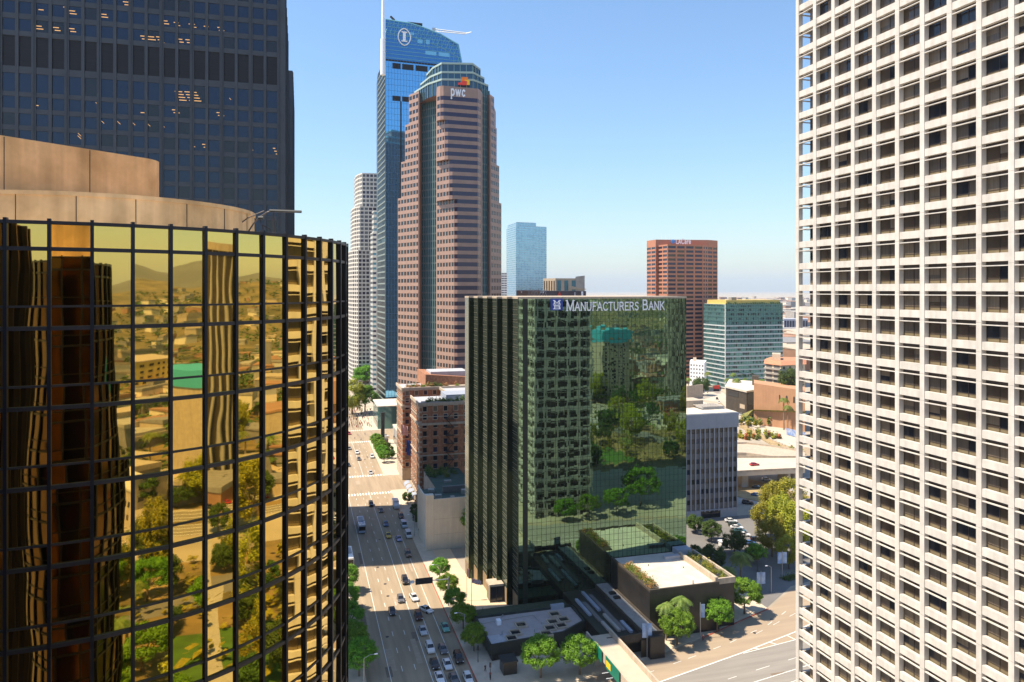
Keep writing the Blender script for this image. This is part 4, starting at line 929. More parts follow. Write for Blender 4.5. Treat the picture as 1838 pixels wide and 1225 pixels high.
sheet('through_lane_road', [(38.2, 121), (112, 125), (160, 132), (200, 150), (230, 175), (190, 168), (150, 160.5), (122, 158.5), (103, 155.5), (89, 152.3), (76, 149), (60, 146), (38.2, 143)], .06, mat('worn_grey_asphalt', (.26, .235, .205), .92, var=.16, scale=.35, stretch=(.12, 1.6, 1), detail=6))
sheet('crossing_road', rect(-200, 400, 326, 350), .015, M['asph']); sheet('boulevard_road', rect(-300, 300, 436, 466), .015, M['asph'])
slab('pavement_left', rect(7.5, 14.3, 90, 325), 0, .15, M['side']); slab('pavement_left', rect(7.5, 14.3, 351, 435), 0, .15, M['side'])
slab('pavement_right', [(38.2, 152.5), (60, 155), (77, 159.3), (85, 161.5), (97.5, 165.5), (112.6, 171.5), (124, 175.7), (124, 192.2), (108.4, 192.2), (57, 192.25), (46, 240), (46, 325), (38.2, 325)], 0, .15, M['side'])
slab('pavement_right', rect(38.2, 60, 351, 435), 0, .15, M['side']); slab('pavement_right', rect(38.2, 60, 467, 560), 0, .15, M['side'])
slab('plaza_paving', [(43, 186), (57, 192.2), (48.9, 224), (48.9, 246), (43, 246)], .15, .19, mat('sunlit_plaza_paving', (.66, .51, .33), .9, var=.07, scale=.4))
kb = MB()
kb.box(38.0, 38.22, 153, 235, 0, .17); struct('red_kerb', kb, M['kerbred'])
kb = MB(); q = [(97.5, 165.3), (112.6, 171.2), (124, 175.4)]
for a, b in zip(q, q[1:]): kb.ob(a, b, 0, wall_t(a, b)[0], 0, .18, -.0, .25)
struct('red_kerb', kb, M['kerbred'])
mk = MB(); ZL = .045
for u, d in ((19.7, 0), (22.7, 1), (25.7, 1), (28.7, 0), (31.6, 2), (34.6, 2)):
    v = 62
    while v < 640:
        if 322 < v < 352 or 433 < v < 468: v += 1; continue
        if d == 1: mk.box(u - .07, u + .07, v, v + 2.6, .025, ZL); v += 9
        elif d == 0 or v < 260: mk.box(u - .07, u + .07, v, v + 6, .025, ZL); v += 6
        else: mk.box(u - .06, u + .06, v, v + 2.4, .025, ZL); v += 9
for vz in (320.5, 352, 432, 468):
    for k in range(20): x = 15 + k * 1.2; mk.box(x, x + .6, vz, vz + 3.2, .03, .05)
def line(pts, w, z=.068, dash=None):
    run = 0
    for a, b in zip(pts, pts[1:]):
        L = wall_t(a, b)[0]; s = 0
        if not dash: mk.ob(a, b, -.03, L + .03, z, z + .012, -w / 2, w / 2); continue
        while s < L:
            e = min(L, s + dash[0]); mk.ob(a, b, s, e, z, z + .012, -w / 2, w / 2); s += dash[0] + dash[1]
line([(38.2, 143), (60, 146), (76, 149), (89, 152.3), (103, 155.9), (122, 161.5), (138, 168)], .32, .075)
line([(103, 155.5), (122, 158.3), (150, 161.5)], .22, .09)
for (x, y, x2, y2) in ((112.5, 158.6, 113.5, 157.2), (119, 160.6, 119.6, 158.1), (107, 157.1, 107.8, 156.3)): line([(x, y), (x2, y2)], .3, .1)
line([(38.2, 134), (76, 139.5), (112, 146), (150, 153)], .2); line([(38.2, 137.8), (76, 142.9), (103, 148.2), (150, 157)], .13, .068, (2.6, 6)); line([(90, 138), (112, 142.4), (150, 149.5)], .16)
line([(76, 153.5), (89, 157), (103, 161.2), (118, 167), (130, 174)], .14, .068, (2.6, 6)); line([(84, 156.8), (103, 163.5)], .1, .068, (1.6, 40)); line([(112, 163.5), (132, 172)], .12, .068, (3, 5))
struct('lane_markings', mk, M['linem'])
r = random.Random(21); pa, pb, mh = MB(), MB(), MB()
for i in range(46):
    u, v = r.uniform(15, 36), r.uniform(150, 640); w, l = r.uniform(.5, 1.6), r.uniform(2, 14); (pa if i % 2 else pb).box(u, u + w, v, v + l, .021, .024 + i * .0001)
for i in range(20):
    u = r.uniform(60, 125); v = 131 + (u - 38) * .12 + r.uniform(-6, 8); pa.box(u, u + r.uniform(1, 5), v, v + r.uniform(.4, .9), .062, .066 + i * .0001)
struct('asphalt_patches', pa, mat('dark_asphalt_patch', (.20, .15, .11), .95, var=.15, scale=1)); struct('asphalt_patches', pb, mat('light_asphalt_patch', (.40, .31, .22), .95, var=.12, scale=1))
for u, v in ((24.2, 213), (24.4, 222), (23.6, 236), (21.2, 188), (30.2, 178), (26.9, 262), (21.4, 292), (30.1, 300), (112, 164), (104, 162.5), (121, 169.5), (96, 159.5)): mh.cyl(u, v, .045, .075, .45, .45, 12)
struct('manhole_covers', mh, M['poled'])
# ---------------------------------------------------------------- low deck with skylights
t = thing('pavilion_building', 'low dark-edged pavilion with grey roof and square skylights in front of the green bank', 'building', (56, 176, 0))
P = [(43, 168), (62, 169.6), (69.5, 174.2), (69.5, 184), (43, 184)]
mb = MB(); mb.prism(inset(P, .6), .15, 3.3); mb.build('walls', M['blackg'], t)
mb = MB()
for a, b in zip(P, P[1:] + P[:1]): mb.ob(a, b, -.02, wall_t(a, b)[0] + .02, 1.9, 4.3, -.45, 0)
mb.build('fascia', mat('dark_green_fascia', (.028, .034, .03), .6, var=.2), t)
mb = MB(); mb.prism(inset(P, .4), 3.3, 3.75); mb.build('roof', mat('mauve_grey_roof', (.40, .35, .33), .9, var=.1, scale=.6), t)
mb = MB(); mb.box(43.6, 48.5, 168.9, 173.6, 3.76, 3.85); mb.build('roof_patch', M['roofl'], t)
for x, y in ((49, 170.5), (50.7, 173), (53.2, 176.6), (57.8, 170.4), (59.6, 173), (61.4, 176), (63.3, 180), (62.8, 173.5), (64.5, 176.5)):
    mb = MB(); s = 1.4
    mb.box(x - s, x + s, y - s, y - s + .22, 3.75, 4.3); mb.box(x - s, x + s, y + s - .22, y + s, 3.75, 4.3); mb.box(x - s, x - s + .22, y - s + .22, y + s - .22, 3.75, 4.3); mb.box(x + s - .22, x + s, y - s + .22, y + s - .22, 3.75, 4.3)
    k = mb.build('skylight', M['stone'], t); mb = MB(); mb.box(x - s + .22, x + s - .22, y - s + .22, y + s - .22, 3.85, 3.95); mb.build('pane', M['gdark'], k)
for x, y, sx, sy, h, m in ((47.5, 178.5, 1.1, 1.5, 1.1, 'wht'), (63.5, 183.2, 3.6, .9, 1.2, 'slate')):
    mb = MB(); mb.box(x, x + sx, y, y + sy, 3.75, 3.75 + h); mb.build('roof_unit', M[m], t)
rv = random.Random(8)
for i in range(9):
    x, y = rv.uniform(45, 66), rv.uniform(170, 183)
    if any(abs(x - a) < 2.4 and abs(y - b) < 2.4 for a, b in ((49, 170.5), (50.7, 173), (53.2, 176.6), (57.8, 170.4), (59.6, 173), (61.4, 176), (63.3, 180), (62.8, 173.5), (64.5, 176.5))) or (x > 60 and y < 174): continue
    mb = MB(); mb.cyl(x, y, 3.74, 3.75 + rv.uniform(.4, .9), .16, .16, 8); mb.build('roof_vent', M['pole'], t)
mb = MB(); mb.tube([(44, 180.5, 3.95), (58, 181.5, 3.95), (58.2, 178, 3.95)], .09, 6); mb.build('roof_pipe', M['pole'], t)
mb = MB(); mb.box(43, 69.4, 184.02, 190.5, .15, 3.0); mb.build('rear_planter', mat('ivy_wall', (.05, .065, .035), .9, var=.4, scale=1.5), t)
# ---------------------------------------------------------------- walkway block and podium with roof terrace
t = thing('walkway_block', 'dark stair and walkway block with a long pale raised path beside the podium', 'building', (76, 176, 0))
mb = MB(); mb.box(70, 79.6, 163.2, 192.2, .15, 4.2); mb.build('lower_block', M['blackg'], t)
mb = MB(); mb.box(79.62, 84.3, 160.5, 192.2, .15, 5.2); mb.build('path_wall', M['brownw'], t)
mb = MB(); mb.box(80.0, 83.2, 161, 192.0, 5.2, 5.42); mb.build('raised_path', M['concg'], t)
for i, v in enumerate((184, 181)): mb = MB(); mb.box(80.7, 82.4, v, v + 1.2, 5.42, 5.9); mb.build('path_bench', M['poled'], t)
for i, (x, v, l) in enumerate(((71.2, 176, 10), (74.8, 166, 9.5), (77.4, 164.6, 6), (72.6, 165, 6.5), (74.6, 178, 12))):
    mb = MB(); mb.box(x, x + .8, v, v + l, 4.2, 4.75); mb.build('ledge', M['concg'] if i % 2 else M['slate'], t)
for x, v, l in ((75.9, 166, 22), (72.4, 172, 12)): mb = MB(); mb.box(x, x + 1.1, v, v + l, 4.2, 4.5); mb.build('stair_panel', M['greyw'], t)
mb = MB(); mb.box(69.6, 84.2, 160.6, 161.0, 4.3, 5.8); mb.box(71.3, 79.6, 161.0, 163.2, 3.6, 4.2); mb.build('front_beam', M['brownw'], t)
mb = MB(); mb.box(78.3, 81.0, 160.3, 160.58, .15, 4.3); mb.box(80, 83.8, 158.9, 160.25, .15, 5.3); mb.build('front_pier', M['blackg'], t)
t = thing('podium_building', 'black granite podium block with a sunlit cream roof terrace', 'building', (94, 180, 0))
z = 12.0
mb = MB(); mb.box(84.4, 104.2, 168, 192.0, .15, z); mb.build('walls', M['blackg'], t)
mb = MB(); mb.box(84.4, 84.9, 168, 192, z, z + .55); mb.box(84.9, 104.2, 168, 168.5, z, z + .55); mb.build('parapet', M['brownw'], t)
mb = MB(); mb.box(84.9, 104.0, 168.5, 191.9, z, z + .12); mb.build('terrace', M['roof'], t)
mb = MB(); mb.box(85.1, 87.4, 169, 186.5, z + .12, z + .45); mb.build('planter', M['brownw'], t)
mb = MB(); mb.box(103.4, 104.2, 168.6, 188, z + .12, z + 1.5); mb.box(104.22, 109.6, 169.0, 169.5, 11.4, z + .9); mb.box(109.1, 109.6, 169.52, 190, 11.4, z + .9); mb.build('planter_wall', M['stone'], t)
mb = MB(); mb.box(104.22, 109.5, 169.4, 191, .15, z + .2); mb.build('side_block', M['blackg'], t)
for x, y, h in ((97.5, 169.6, .9), (92, 184, .5), (100.5, 180, .4)):
    mb = MB(); mb.cyl(x, y, z + .12, z + .12 + h, .12, .12, 8); mb.build('roof_vent', M['poled'], t)
mb = MB(); mb.box(98.5, 103.3, 186.6, 188.2, z + .12, z + 1.0); mb.build('roof_duct', M['roofl'], t)
mb = MB(); mb.box(103.5, 108, 188.6, 191.8, z + .12, z + 1.7); mb.build('roof_unit', M['slate'], t)
# entrance canopy of the bank
t = thing('entrance_canopy', 'pale flat topped entrance canopy on the left foot of the green bank', 'canopy', (53, 202, 0))
mb = MB(); mb.box(51.0, 55.2, 200.0, 204.4, 4.6, 5.2); mb.build('roof', M['stone'], t); mb = MB(); mb.box(51.3, 55.0, 200.3, 204.2, .2, 4.58); mb.build('glazed_lobby', M['gdark'], t)
for x in (51.2, 53.0, 54.9): mb = MB(); mb.box(x, x + .2, 200.05, 200.25, .2, 4.58); mb.build('post', M['poled'], t)
# ---------------------------------------------------------------- pedestrian bridge
t = thing('pedestrian_bridge', 'cream concrete pedestrian bridge crossing the street at the bottom edge', 'bridge', (68, 140, 0))
mb = MB(); mb.box(65.5, 71.0, 92, 162.8, 5.0, 5.75); mb.build('deck', mat('bridge_deck', (.50, .42, .32), .9, var=.08), t)
for x in (65.1, 71.02): mb = MB(); mb.box(x, x + .42, 92, 162.8, 4.8, 7.0); mb.build('parapet', M['stone'], t)
mb = MB(); mb.box(65.9, 70.6, 122, 123.6, 0, 4.98); mb.build('pier', M['concg'], t)
mb = MB(); mb.box(66.2, 70.4, 159.5, 161.5, .15, 4.98); mb.build('pier', M['concg'], t)
GS = mat('highway_green', (.005, .16, .10), .5, var=.05)
for i, (v, l, lab) in enumerate(((152.4, 6.0, 'dark green highway sign on the shaded part of the pedestrian bridge'), (143.0, 7.2, 'bright green highway sign with yellow tab on the sunlit part of the pedestrian bridge'))):
    s = thing('highway_sign', lab, 'sign', (64.9, v, 5.0), 'signs on the pedestrian bridge')
    mb = MB(); mb.box(64.72, 64.84, v, v + l, 4.6, 7.4); mb.build('panel', GS, s)
    for x in (.25, .75): mb = MB(); mb.box(64.84, 65.09, v + l * x, v + l * x + .12, 4.9, 6.9); mb.build('bracket', M['pole'], s)
    if i:
        mb = MB(); mb.box(64.68, 64.715, v + l * .62, v + l * .95, 5.2, 6.6); mb.build('yellow_panel', M['yelm'], s)
        for k in range(3): mb = MB(); mb.box(63.2, 64.7, v + .9 + k * 2.3, v + 1.0 + k * 2.3, 4.4, 4.5); mb.build('lamp_arm', M['wht'], s)
# ---------------------------------------------------------------- right-hand terrain, ramps, overpass, buildings
sheet('side_street_road', [G(1240, 1010)[:2], G(1300, 1010)[:2], G(1440, 1030)[:2], (170, 192), (124, 192)] if 0 else [(109.8, 176), (124, 176), (140, 187), (170, 193), (185, 215), (160, 222), (112, 250), (109.8, 250)], .03, M['asphd'])
slab('parking_lot', [(128, 222), (168, 200), (196, 228), (178, 251), (132, 251)], 0, .1, M['asphd'])
mk2 = MB()
for k in range(7): a = (160 + k * 3.4, 212 + k * 5.2); b = (a[0] + 4.2, a[1] - 3.0); mk2.ob(a, b, 0, 5, .105, .12, -.06, .06)
struct('parking_markings', mk2, M['linem'])
slab('verge', [(176, 206), (186, 200), (215, 240), (200, 300), (170, 292), (190, 251), (199, 228)], 0, .25, M['dirt'])
sheet('freeway_road', [G(1323, 850)[:2], G(1323, 905)[:2], (235, 235), (330, 230), (330, 330), G(1440, 845)[:2]], .03, M['concg'])
# descending avenue on the right
av = [(1236, 716), (1290, 722), (1323, 757), (1380, 790), (1440, 818)]; ab = [(1440, 785), (1380, 757), (1330, 728), (1290, 700), (1236, 690)]
sheet('sloping_avenue_road', [G(*p)[:2] for p in av + ab], .03, mat('pale_worn_concrete', (.50, .43, .35), .9, var=.1, scale=.08, detail=8))
wl = thing('avenue_parapet', 'pale concrete parapet along the lower edge of the sloping avenue', 'wall', G(1380, 792))
mb = MB()
for a, b in zip(av[1:], av[2:]): A, B = G(*a), G(*b); mb.ob(A, B, 0, wall_t(A, B)[0], 0, 1.1, -.3, 0)
mb.build('wall', M['stone'], wl); 
mb = MB()
for a, b in zip(av[1:], av[2:]):
    A, B = G(*a), G(*b); L = wall_t(A, B)[0]; s = 1
    while s < L: mb.ob(A, B, s, s + .3, 0, 1.5, -.35, .06); s += 4
mb.build('pillars', M['concg'], wl)
def ramp(name, label, top, z, th, m, y0, y1, cat):
    t = thing(name, label, cat, G(1380, (y0 + y1) / 2, z)[:2] + (0,))
    near = [W(px, DG(y, z)) for px, y in top[0]]; far = [W(px, DG(y, z)) for px, y in top[1]]
    mb = MB(); mb.prism(near + far[::-1], z - th, z); mb.build('deck', m, t)
    for nm, ln in (('near_parapet', near), ('far_parapet', far)):
        mb = MB()
        for a, b in zip(ln, ln[1:]): mb.ob(a, b, -.02, wall_t(a, b)[0] + .02, z - .02 if nm == 'near_parapet' else z, z + .9, -.35 if nm == 'near_parapet' else 0, 0.02 if nm == 'near_parapet' else .35)
        mb.build(nm, M['stone'], t)
    return t, near
t, nr = ramp('freeway_overpass', 'straight pale concrete freeway overpass on dark piers at right', [[(1290, 851), (1323, 849), (1380, 846), (1445, 843)], [(1290, 824), (1323, 822), (1380, 822), (1445, 822)]], 8.0, 1.6, mat('overpass_concrete', (.55, .47, .37), .9, var=.08, scale=.2), 850, 822, 'overpass')
for px in (1334, 1413, 1425):
    x, y = W(px, DG(846, 8.0) + 4); mb = MB(); w = 3.2 if px == 1334 else 1.2; mb.box(x - w / 2, x + w / 2, y - 1.5, y + 6, 0, 6.4); mb.build('pier', M['concg'], t)
ramp('curved_ramp', 'curved pale concrete freeway ramp behind the overpass', [[(1300, 815), (1340, 816), (1385, 822), (1445, 834)], [(1300, 797), (1340, 797), (1385, 802), (1445, 812)]], 6.0, 1.4, M['stone'], 820, 800, 'ramp')
# embankment planting, retaining wall, apartments
slab('embankment', [G(*p)[:2] for p in ((1318, 762), (1340, 774), (1385, 800), (1440, 826), (1440, 812), (1380, 788), (1323, 757))], 0, .4, M['dirt'])
mb = MB(); p0, p1 = W(1352, 480), W(1445, 455); f0, f1 = G(1345, 752), G(1445, 772)
mb.quad((f0[0], f0[1], .1), (f1[0], f1[1], .1), (p1[0], p1[1], 13), (p0[0], p0[1], 10)); mb.quad((f0[0], f0[1], .1), (p0[0], p0[1], 10), W(1330, 520) + (0,), W(1335, 500) + (0,)); struct('hillside', mb, M['grass'])
rw = thing('retaining_wall', 'terracotta retaining wall with arched niches below the apartments', 'wall', W(1395, 470) + (0,))
mb = MB(); q = [W(1353, 482), W(1400, 470), W(1445, 457), W(1445, 475), W(1353, 500)]; mb.prism(q, 0, [27.0, 26.0, 25.5, 25.5, 27.0]); mb.build('wall', mat('terracotta_wall', (.50, .27, .15), .9, var=.08, scale=.2, streak=.1), rw)
a, b = q[1], q[2]
for i in range(4):
    mb = MB(); s = -6 + i * 5.0; mb.ob(a, b, s, s + 1.3, 17, 20.5, 0, .08); mb.ob(a, b, s + .25, s + 1.05, 20.5, 21.0, 0, .08); mb.build('arch_niche', M['brownw'], rw)
ap = thing('apartment_building', 'cream apartment block with balconies and terracotta roof on the hill', 'apartments', W(1402, 500) + (0,))
P = pl((1373, 505), (1402, 492), (1445, 500), (1445, 530), (1375, 535)); zt = cz(654, 500)
mb = MB(); mb.prism(P, 0, zt); mb.build('walls', mat('cream_stucco', (.64, .53, .36), .85, var=.05), ap)
bl = MB(); pn = Panes()
for i in range(5):
    zb = zt - 3.3 * (i + 1)
    a, b = P[0], P[1]; L = wall_t(a, b)[0]; bl.ob(a, b, 0, L, zb - .15, zb + .9, 0, 1.0)
    for k in range(2): pn.add(a, b, L * (k * .48 + .08), L * (k * .48 + .44), zb + .9, zb + 2.8, .0, .06, 0)
    a, b = P[1], P[2]; L = wall_t(a, b)[0]
    for k in range(4): pn.add(a, b, L * (k * .25 + .08), L * (k * .25 + .16), zb + .6, zb + 2.4, .0, .06, 1)
bl.build('balconies', M['concg'], ap); pn.build(ap, [M['greyw'], M['gdark2']], (1370, 650, 1432, 705), 20)
mb = MB(); e = inset(P, -.9); r = inset(P, 3.5); mb.v = [(x, y, zt) for x, y in e] + [(x, y, zt + 2.2) for x, y in r]; n = 5
mb.f = [tuple(range(n, 2 * n)), tuple(reversed(range(n)))] + [(k, (k + 1) % n, n + (k + 1) % n, n + k) for k in range(n)]; mb.build('roof', M['tile'], ap)
mb = MB(); mb.prism(pl((1386, 512), (1401, 506), (1401, 520), (1386, 522)), zt + 1, zt + 6); mb.build('roof_turret', M['stone'], ap)
db = thing('shop_building', 'dark low building with a pale flat roof below the teal block', 'building', W(1330, 525) + (0,))
P = pl((1303, 535), (1340, 510), (1364, 520), (1364, 560), (1310, 575)); mb = MB(); mb.prism(P, 0, 17); mb.build('walls', M['brownw'], db)
mb = MB(); mb.prism(inset(P, -.6), 17, 18.2); mb.build('roof', M['roof'], db)
mb = MB(); mb.prism(pl((1350, 540), (1362, 536), (1362, 545), (1350, 548)), 18.2, 25); mb.build('roof_tower', M['brownw'], db)
a, b = P[1], P[2]; mb = MB(); mb.ob(a, b, 1, 8.5, 8, 16, 0, .1); mb.build('glazed_front', M['gdark'], db)
a, b = P[0], P[1]; mb = MB(); mb.ob(a, b, 3, 16, 12, 15.5, 0, .2); mb.build('window_band', M['gdark'], db); mb = MB(); mb.ob(a, b, 18, 24, 5, 8, 0, .2); mb.build('panel', M['stone'], db)
wb = thing('hotel_building', 'small white block with rows of dark windows left of the teal block', 'building', W(1250, 640) + (0,))
P = pl((1238, 645), (1264, 635), (1268, 660), (1240, 668)); mb = MB(); zt = cz(651, 640); mb.prism(P, 0, zt); mb.build('walls', M['wht'], wb); pn = Panes(); a, b = P[0], P[1]; L = wall_t(a, b)[0]
for i in range(5):
    for k in range(5): pn.add(a, b, L * (k + .3) / 5, L * (k + .7) / 5, zt - 3.4 - i * 3.3, zt - 1.8 - i * 3.3, 0, .06, 0)
pn.build(wb, [M['gviolet']], (1236, 648, 1266, 690), 25)
mb = MB(); mb.prism(pl((1244, 650), (1250, 648), (1250, 655), (1244, 655)), zt, zt + 3); mb.build('roof_cabin', M['stone'], wb)
lw = thing('garden_wall', 'long beige boundary wall left of the sloping avenue', 'wall', W(1245, 600) + (0,))
mb = MB(); A, B = G(1233, 716), G(1262, 712); A, B = W(1233, 590), W(1262, 600); mb.ob(A, B, 0, wall_t(A, B)[0], 0, 11, -1, 0); mb.build('wall', M['stone'], lw)
ra = thing('restaurant_awning', 'small red awning at the foot of the teal block', 'awning', W(1285, 640) + (0,))
mb = MB(); A, B = W(1280, 640), W(1291, 640); mb.ob(A, B, 0, 5.4, 2.2, 5.2, 0, 1.6); mb.build('canopy', M['redm'], ra); mb = MB(); mb.ob(A, B, .2, 5.2, 0, 2.2, .2, .4); mb.build('frame', M['poled'], ra)
bn = thing('fence_banner', 'blue and white banner along the far side of the sloping avenue', 'banner', G(1425, 786))
A, B = G(1412, 781), G(1445, 790); mb = MB(); mb.ob(A, B, 0, wall_t(A, B)[0], .3, 4.2, 0, .15); mb.build('cloth', mat('blue_banner', (.04, .16, .5), .7, scale=.5, col2=(.5, .55, .65), var=0), bn)
for s in (0, 5, 10): mb = MB(); mb.ob(A, B, s, s + .2, 0, 4.3, -.25, -.05); mb.build('post', M['pole'], bn)
# slender block on the far right horizon
fr = thing('office_building', 'pale block with dark vertical window strips on the horizon at right', 'office building', W(1420, 1500) + (0,))
P = pl((1407, 1500), (1450, 1500), (1450, 1540), (1407, 1540)); mb = MB(); mb.prism(P, 0, cz(573, 1500)); mb.build('walls', M['fin'], fr); A, B = P[0], P[1]; L = wall_t(A, B)[0]
for k in range(9): mb = MB(); mb.ob(A, B, L * (k + .2) / 9, L * (k + .85) / 9, 6, cz(576, 1500), 0, .3); mb.build('window', M['gviolet'], fr)
# plaza near the white curved tower
# ---------------------------------------------------------------- plants
LM = dict(
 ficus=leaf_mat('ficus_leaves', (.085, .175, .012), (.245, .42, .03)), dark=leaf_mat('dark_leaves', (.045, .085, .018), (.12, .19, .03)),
 olive=leaf_mat('olive_leaves', (.19, .21, .015), (.50, .42, .04)), palm=leaf_mat('palm_fronds', (.11, .17, .03), (.30, .33, .07)),
 shrub=leaf_mat('shrub_leaves', (.09, .15, .02), (.28, .27, .05)), flower=leaf_mat('orange_flowers', (.30, .12, .05), (.50, .22, .10)), red=leaf_mat('red_flowers', (.35, .04, .02), (.5, .12, .04)))
bark = mat('bark', (.17, .125, .085), .95, var=.25, scale=4, obj=True); palmbark = mat('palm_bark', (.25, .20, .14), .95, var=.2, scale=6, obj=True)
def leaves(rx, rz, cz_, n, leaf, m, seed, clumps=46, spread=.24, name='crown', low=-.75):
    r = random.Random(seed); mb = MB(); cs = []
    while len(cs) < clumps:
        z = r.uniform(low, 1); a = r.uniform(0, 2 * pi); q = sqrt(max(0, 1 - z * z)); k = r.uniform(.72, .98)
        cs.append((q * cos(a) * k, q * sin(a) * k, z * k, r.uniform(.7, 1.15)))
    for i in range(n):
        c = r.choice(cs); s = spread * c[3]
        d = [r.gauss(0, 1) for _ in range(3)]; l = sqrt(sum(x * x for x in d)); k = s * r.random() ** .45
        p = [(c[j] + d[j] / l * k) for j in range(3)]
        x, y, z = p[0] * rx, p[1] * rx, cz_ + p[2] * rz
        nx, ny, nz = d[0] / l + r.gauss(0, .45), d[1] / l + r.gauss(0, .45), d[2] / l + .5 + r.gauss(0, .45)
        l2 = sqrt(nx * nx + ny * ny + nz * nz) or 1; nx, ny, nz = nx / l2, ny / l2, nz / l2
        ax = (-ny, nx, 0) if abs(nz) < .95 else (1, 0, 0); la = sqrt(sum(t * t for t in ax)) or 1; ax = [t / la for t in ax]
        bx = (ny * ax[2] - nz * ax[1], nz * ax[0] - nx * ax[2], nx * ax[1] - ny * ax[0]); th = r.uniform(0, pi); c_, s_ = cos(th), sin(th)
        e = [ax[j] * c_ + bx[j] * s_ for j in range(3)]; f_ = [-ax[j] * s_ + bx[j] * c_ for j in range(3)]; h1 = leaf * r.uniform(.7, 1.3); h2 = h1 * .5
        mb.quad((x - e[0] * h1, y - e[1] * h1, z - e[2] * h1), (x + f_[0] * h2, y + f_[1] * h2, z + f_[2] * h2), (x + e[0] * h1, y + e[1] * h1, z + e[2] * h1), (x - f_[0] * h2, y - f_[1] * h2, z - f_[2] * h2))
    return mb
PROTO = {}; USED = set()
def tree_proto(key, name, cat, fn):
    t = thing(name, 'tree', cat); fn(t); PROTO[key] = t
def _ficus(m, seed, rx, rz, cz_, n, leaf, clumps, spread, trunk=.22, low=-.75):
    def f(t):
        r = random.Random(seed); mb = MB(); mb.tube([(0, 0, -.1), (.05, .02, cz_ * .25), (.0, .08, cz_ * .5)], [trunk * 1.25, trunk, trunk * .85], 8)
        for k in range(5):
            a = k * 1.26 + r.random(); mb.tube([(0, .08, cz_ * .45), (rx * .3 * cos(a), rx * .3 * sin(a), cz_ * .75), (rx * .62 * cos(a), rx * .62 * sin(a), cz_ + rz * .15)], [trunk * .6, trunk * .4, trunk * .15], 6)
        mb.build('trunk', bark, t); leaves(rx, rz, cz_, n, leaf, m, seed, clumps, spread, low=low).build('crown', m, t)
    return f
tree_proto('ficus', 'street_tree', 'tree', _ficus(LM['ficus'], 1, 4.0, 3.1, 5.4, 13000, .19, 120, .235, low=-.55))
tree_proto('ficus2', 'street_tree', 'tree', _ficus(LM['ficus'], 5, 4.1, 3.2, 5.3, 13000, .19, 95, .26, low=-.6))
tree_proto('dark', 'street_tree', 'tree', _ficus(LM['dark'], 9, 3.6, 3.0, 4.6, 8000, .22, 60, .3))
tree_proto('olive', 'eucalyptus_tree', 'tree', _ficus(LM['olive'], 12, 4.6, 5.6, 7.8, 9500, .24, 42, .31, .25, low=-.9))
tree_proto('lone', 'street_tree', 'tree', _ficus(LM['ficus'], 15, 3.0, 2.4, 6.6, 3000, .27, 30, .34, .16))
def _palm(hh, nf, fl, seed, droop=1.0):
    def f(t):
        r = random.Random(seed); mb = MB(); mb.tube([(0, 0, -.1), (.06, 0, hh * .5), (0, .05, hh)], [.26, .2, .17], 8); mb.build('trunk', palmbark, t); mb = MB()
        for k in range(nf):
            a = 2.4 * k + r.uniform(-.2, .2); up = r.uniform(-.1, 1.0); ca, sa = cos(a), sin(a); pts = []
            for j in range(9):
                q = j / 8; x = fl * q * (1 - .18 * q) * (1.0 - .35 * up * (1 - q)); z = hh + fl * (.75 * up * q - droop * (.62 + .25 * up) * q * q); pts.append((x * ca, x * sa, z))
            for j in range(1, 9):
                p, o = pts[j], pts[j - 1]; w = fl * .26 * sin(pi * min(1, (j + .6) / 9.5)) + .12
                for sgn in (-1, 1):
                    tip = (p[0] - sa * w * sgn + (p[0] - o[0]) * .5, p[1] + ca * w * sgn + (p[1] - o[1]) * .5, p[2] - w * .45)
                    mid = ((o[0] + p[0]) / 2, (o[1] + p[1]) / 2, (o[2] + p[2]) / 2)
                    mb.poly([o, mid, tip]); mb.poly([mid, p, (tip[0] + (p[0] - o[0]) * .45, tip[1] + (p[1] - o[1]) * .45, tip[2] - .05)])
        mb.build('crown', LM['palm'], t)
    return f
tree_proto('palm', 'palm_tree', 'palm', _palm(6.2, 28, 3.3, 3)); tree_proto('tall', 'palm_tree', 'palm', _palm(9.2, 28, 3.3, 5)); tree_proto('fan', 'palm_tree', 'palm', _palm(11, 24, 2.3, 8, 1.3))
def place(key, loc, label, s=1.0, rz=None, group=None, color=None):
    rz = random.uniform(0, 6.28) if rz is None else rz
    p = PROTO[key]
    if key in USED: return dup(p, loc, rz, label, group, s, color)
    USED.add(key); p.location = loc; p.rotation_euler = (0, 0, rz); p.scale = (s, s, s) if not isinstance(s, tuple) else s; p['label'] = label
    if group: p['group'] = group
    elif 'group' in p: del p['group']
    if color is not None:
        for ch in p.children:
            if ch.name.startswith('body'): ch.color = color
    return p
GR = 'street trees along the right kerb of the avenue'; GLf = 'street trees along the left kerb of the avenue'
for i, (v, s, lab) in enumerate([(220, .78, 'farthest round green street tree on the sunlit plaza kerb'), (208, .74, 'second round green street tree on the plaza kerb, nearer than the farthest'), (197.5, .74, 'street tree behind the overhead road sign arm'), (186.5, .80, 'shaded round street tree at the corner of the low pavilion'), (174.5, .78, 'shaded street tree beside the left end of the low pavilion')]):
    place('ficus2' if i % 2 else 'ficus', (40.6, v, .15), lab, s * .98, None, GR)
for i, (u, v, s, lab) in enumerate([(12.7, 219, .92, 'bright sunlit tree at the left kerb, farthest of its row'), (12.4, 206.5, .86, 'second sunlit tree at the left kerb beside the gold tower edge'), (12.2, 194, .86, 'half shaded tree at the left kerb where the sunlight ends'), (12.3, 181, .88, 'shaded dense tree at the left kerb, second from the bottom edge'), (12.9, 170.5, .98, 'large shaded tree at the left kerb nearest the bottom edge')]):
    place('ficus' if i % 2 else 'ficus2', (u, v, .15), lab, s, None, GLf)
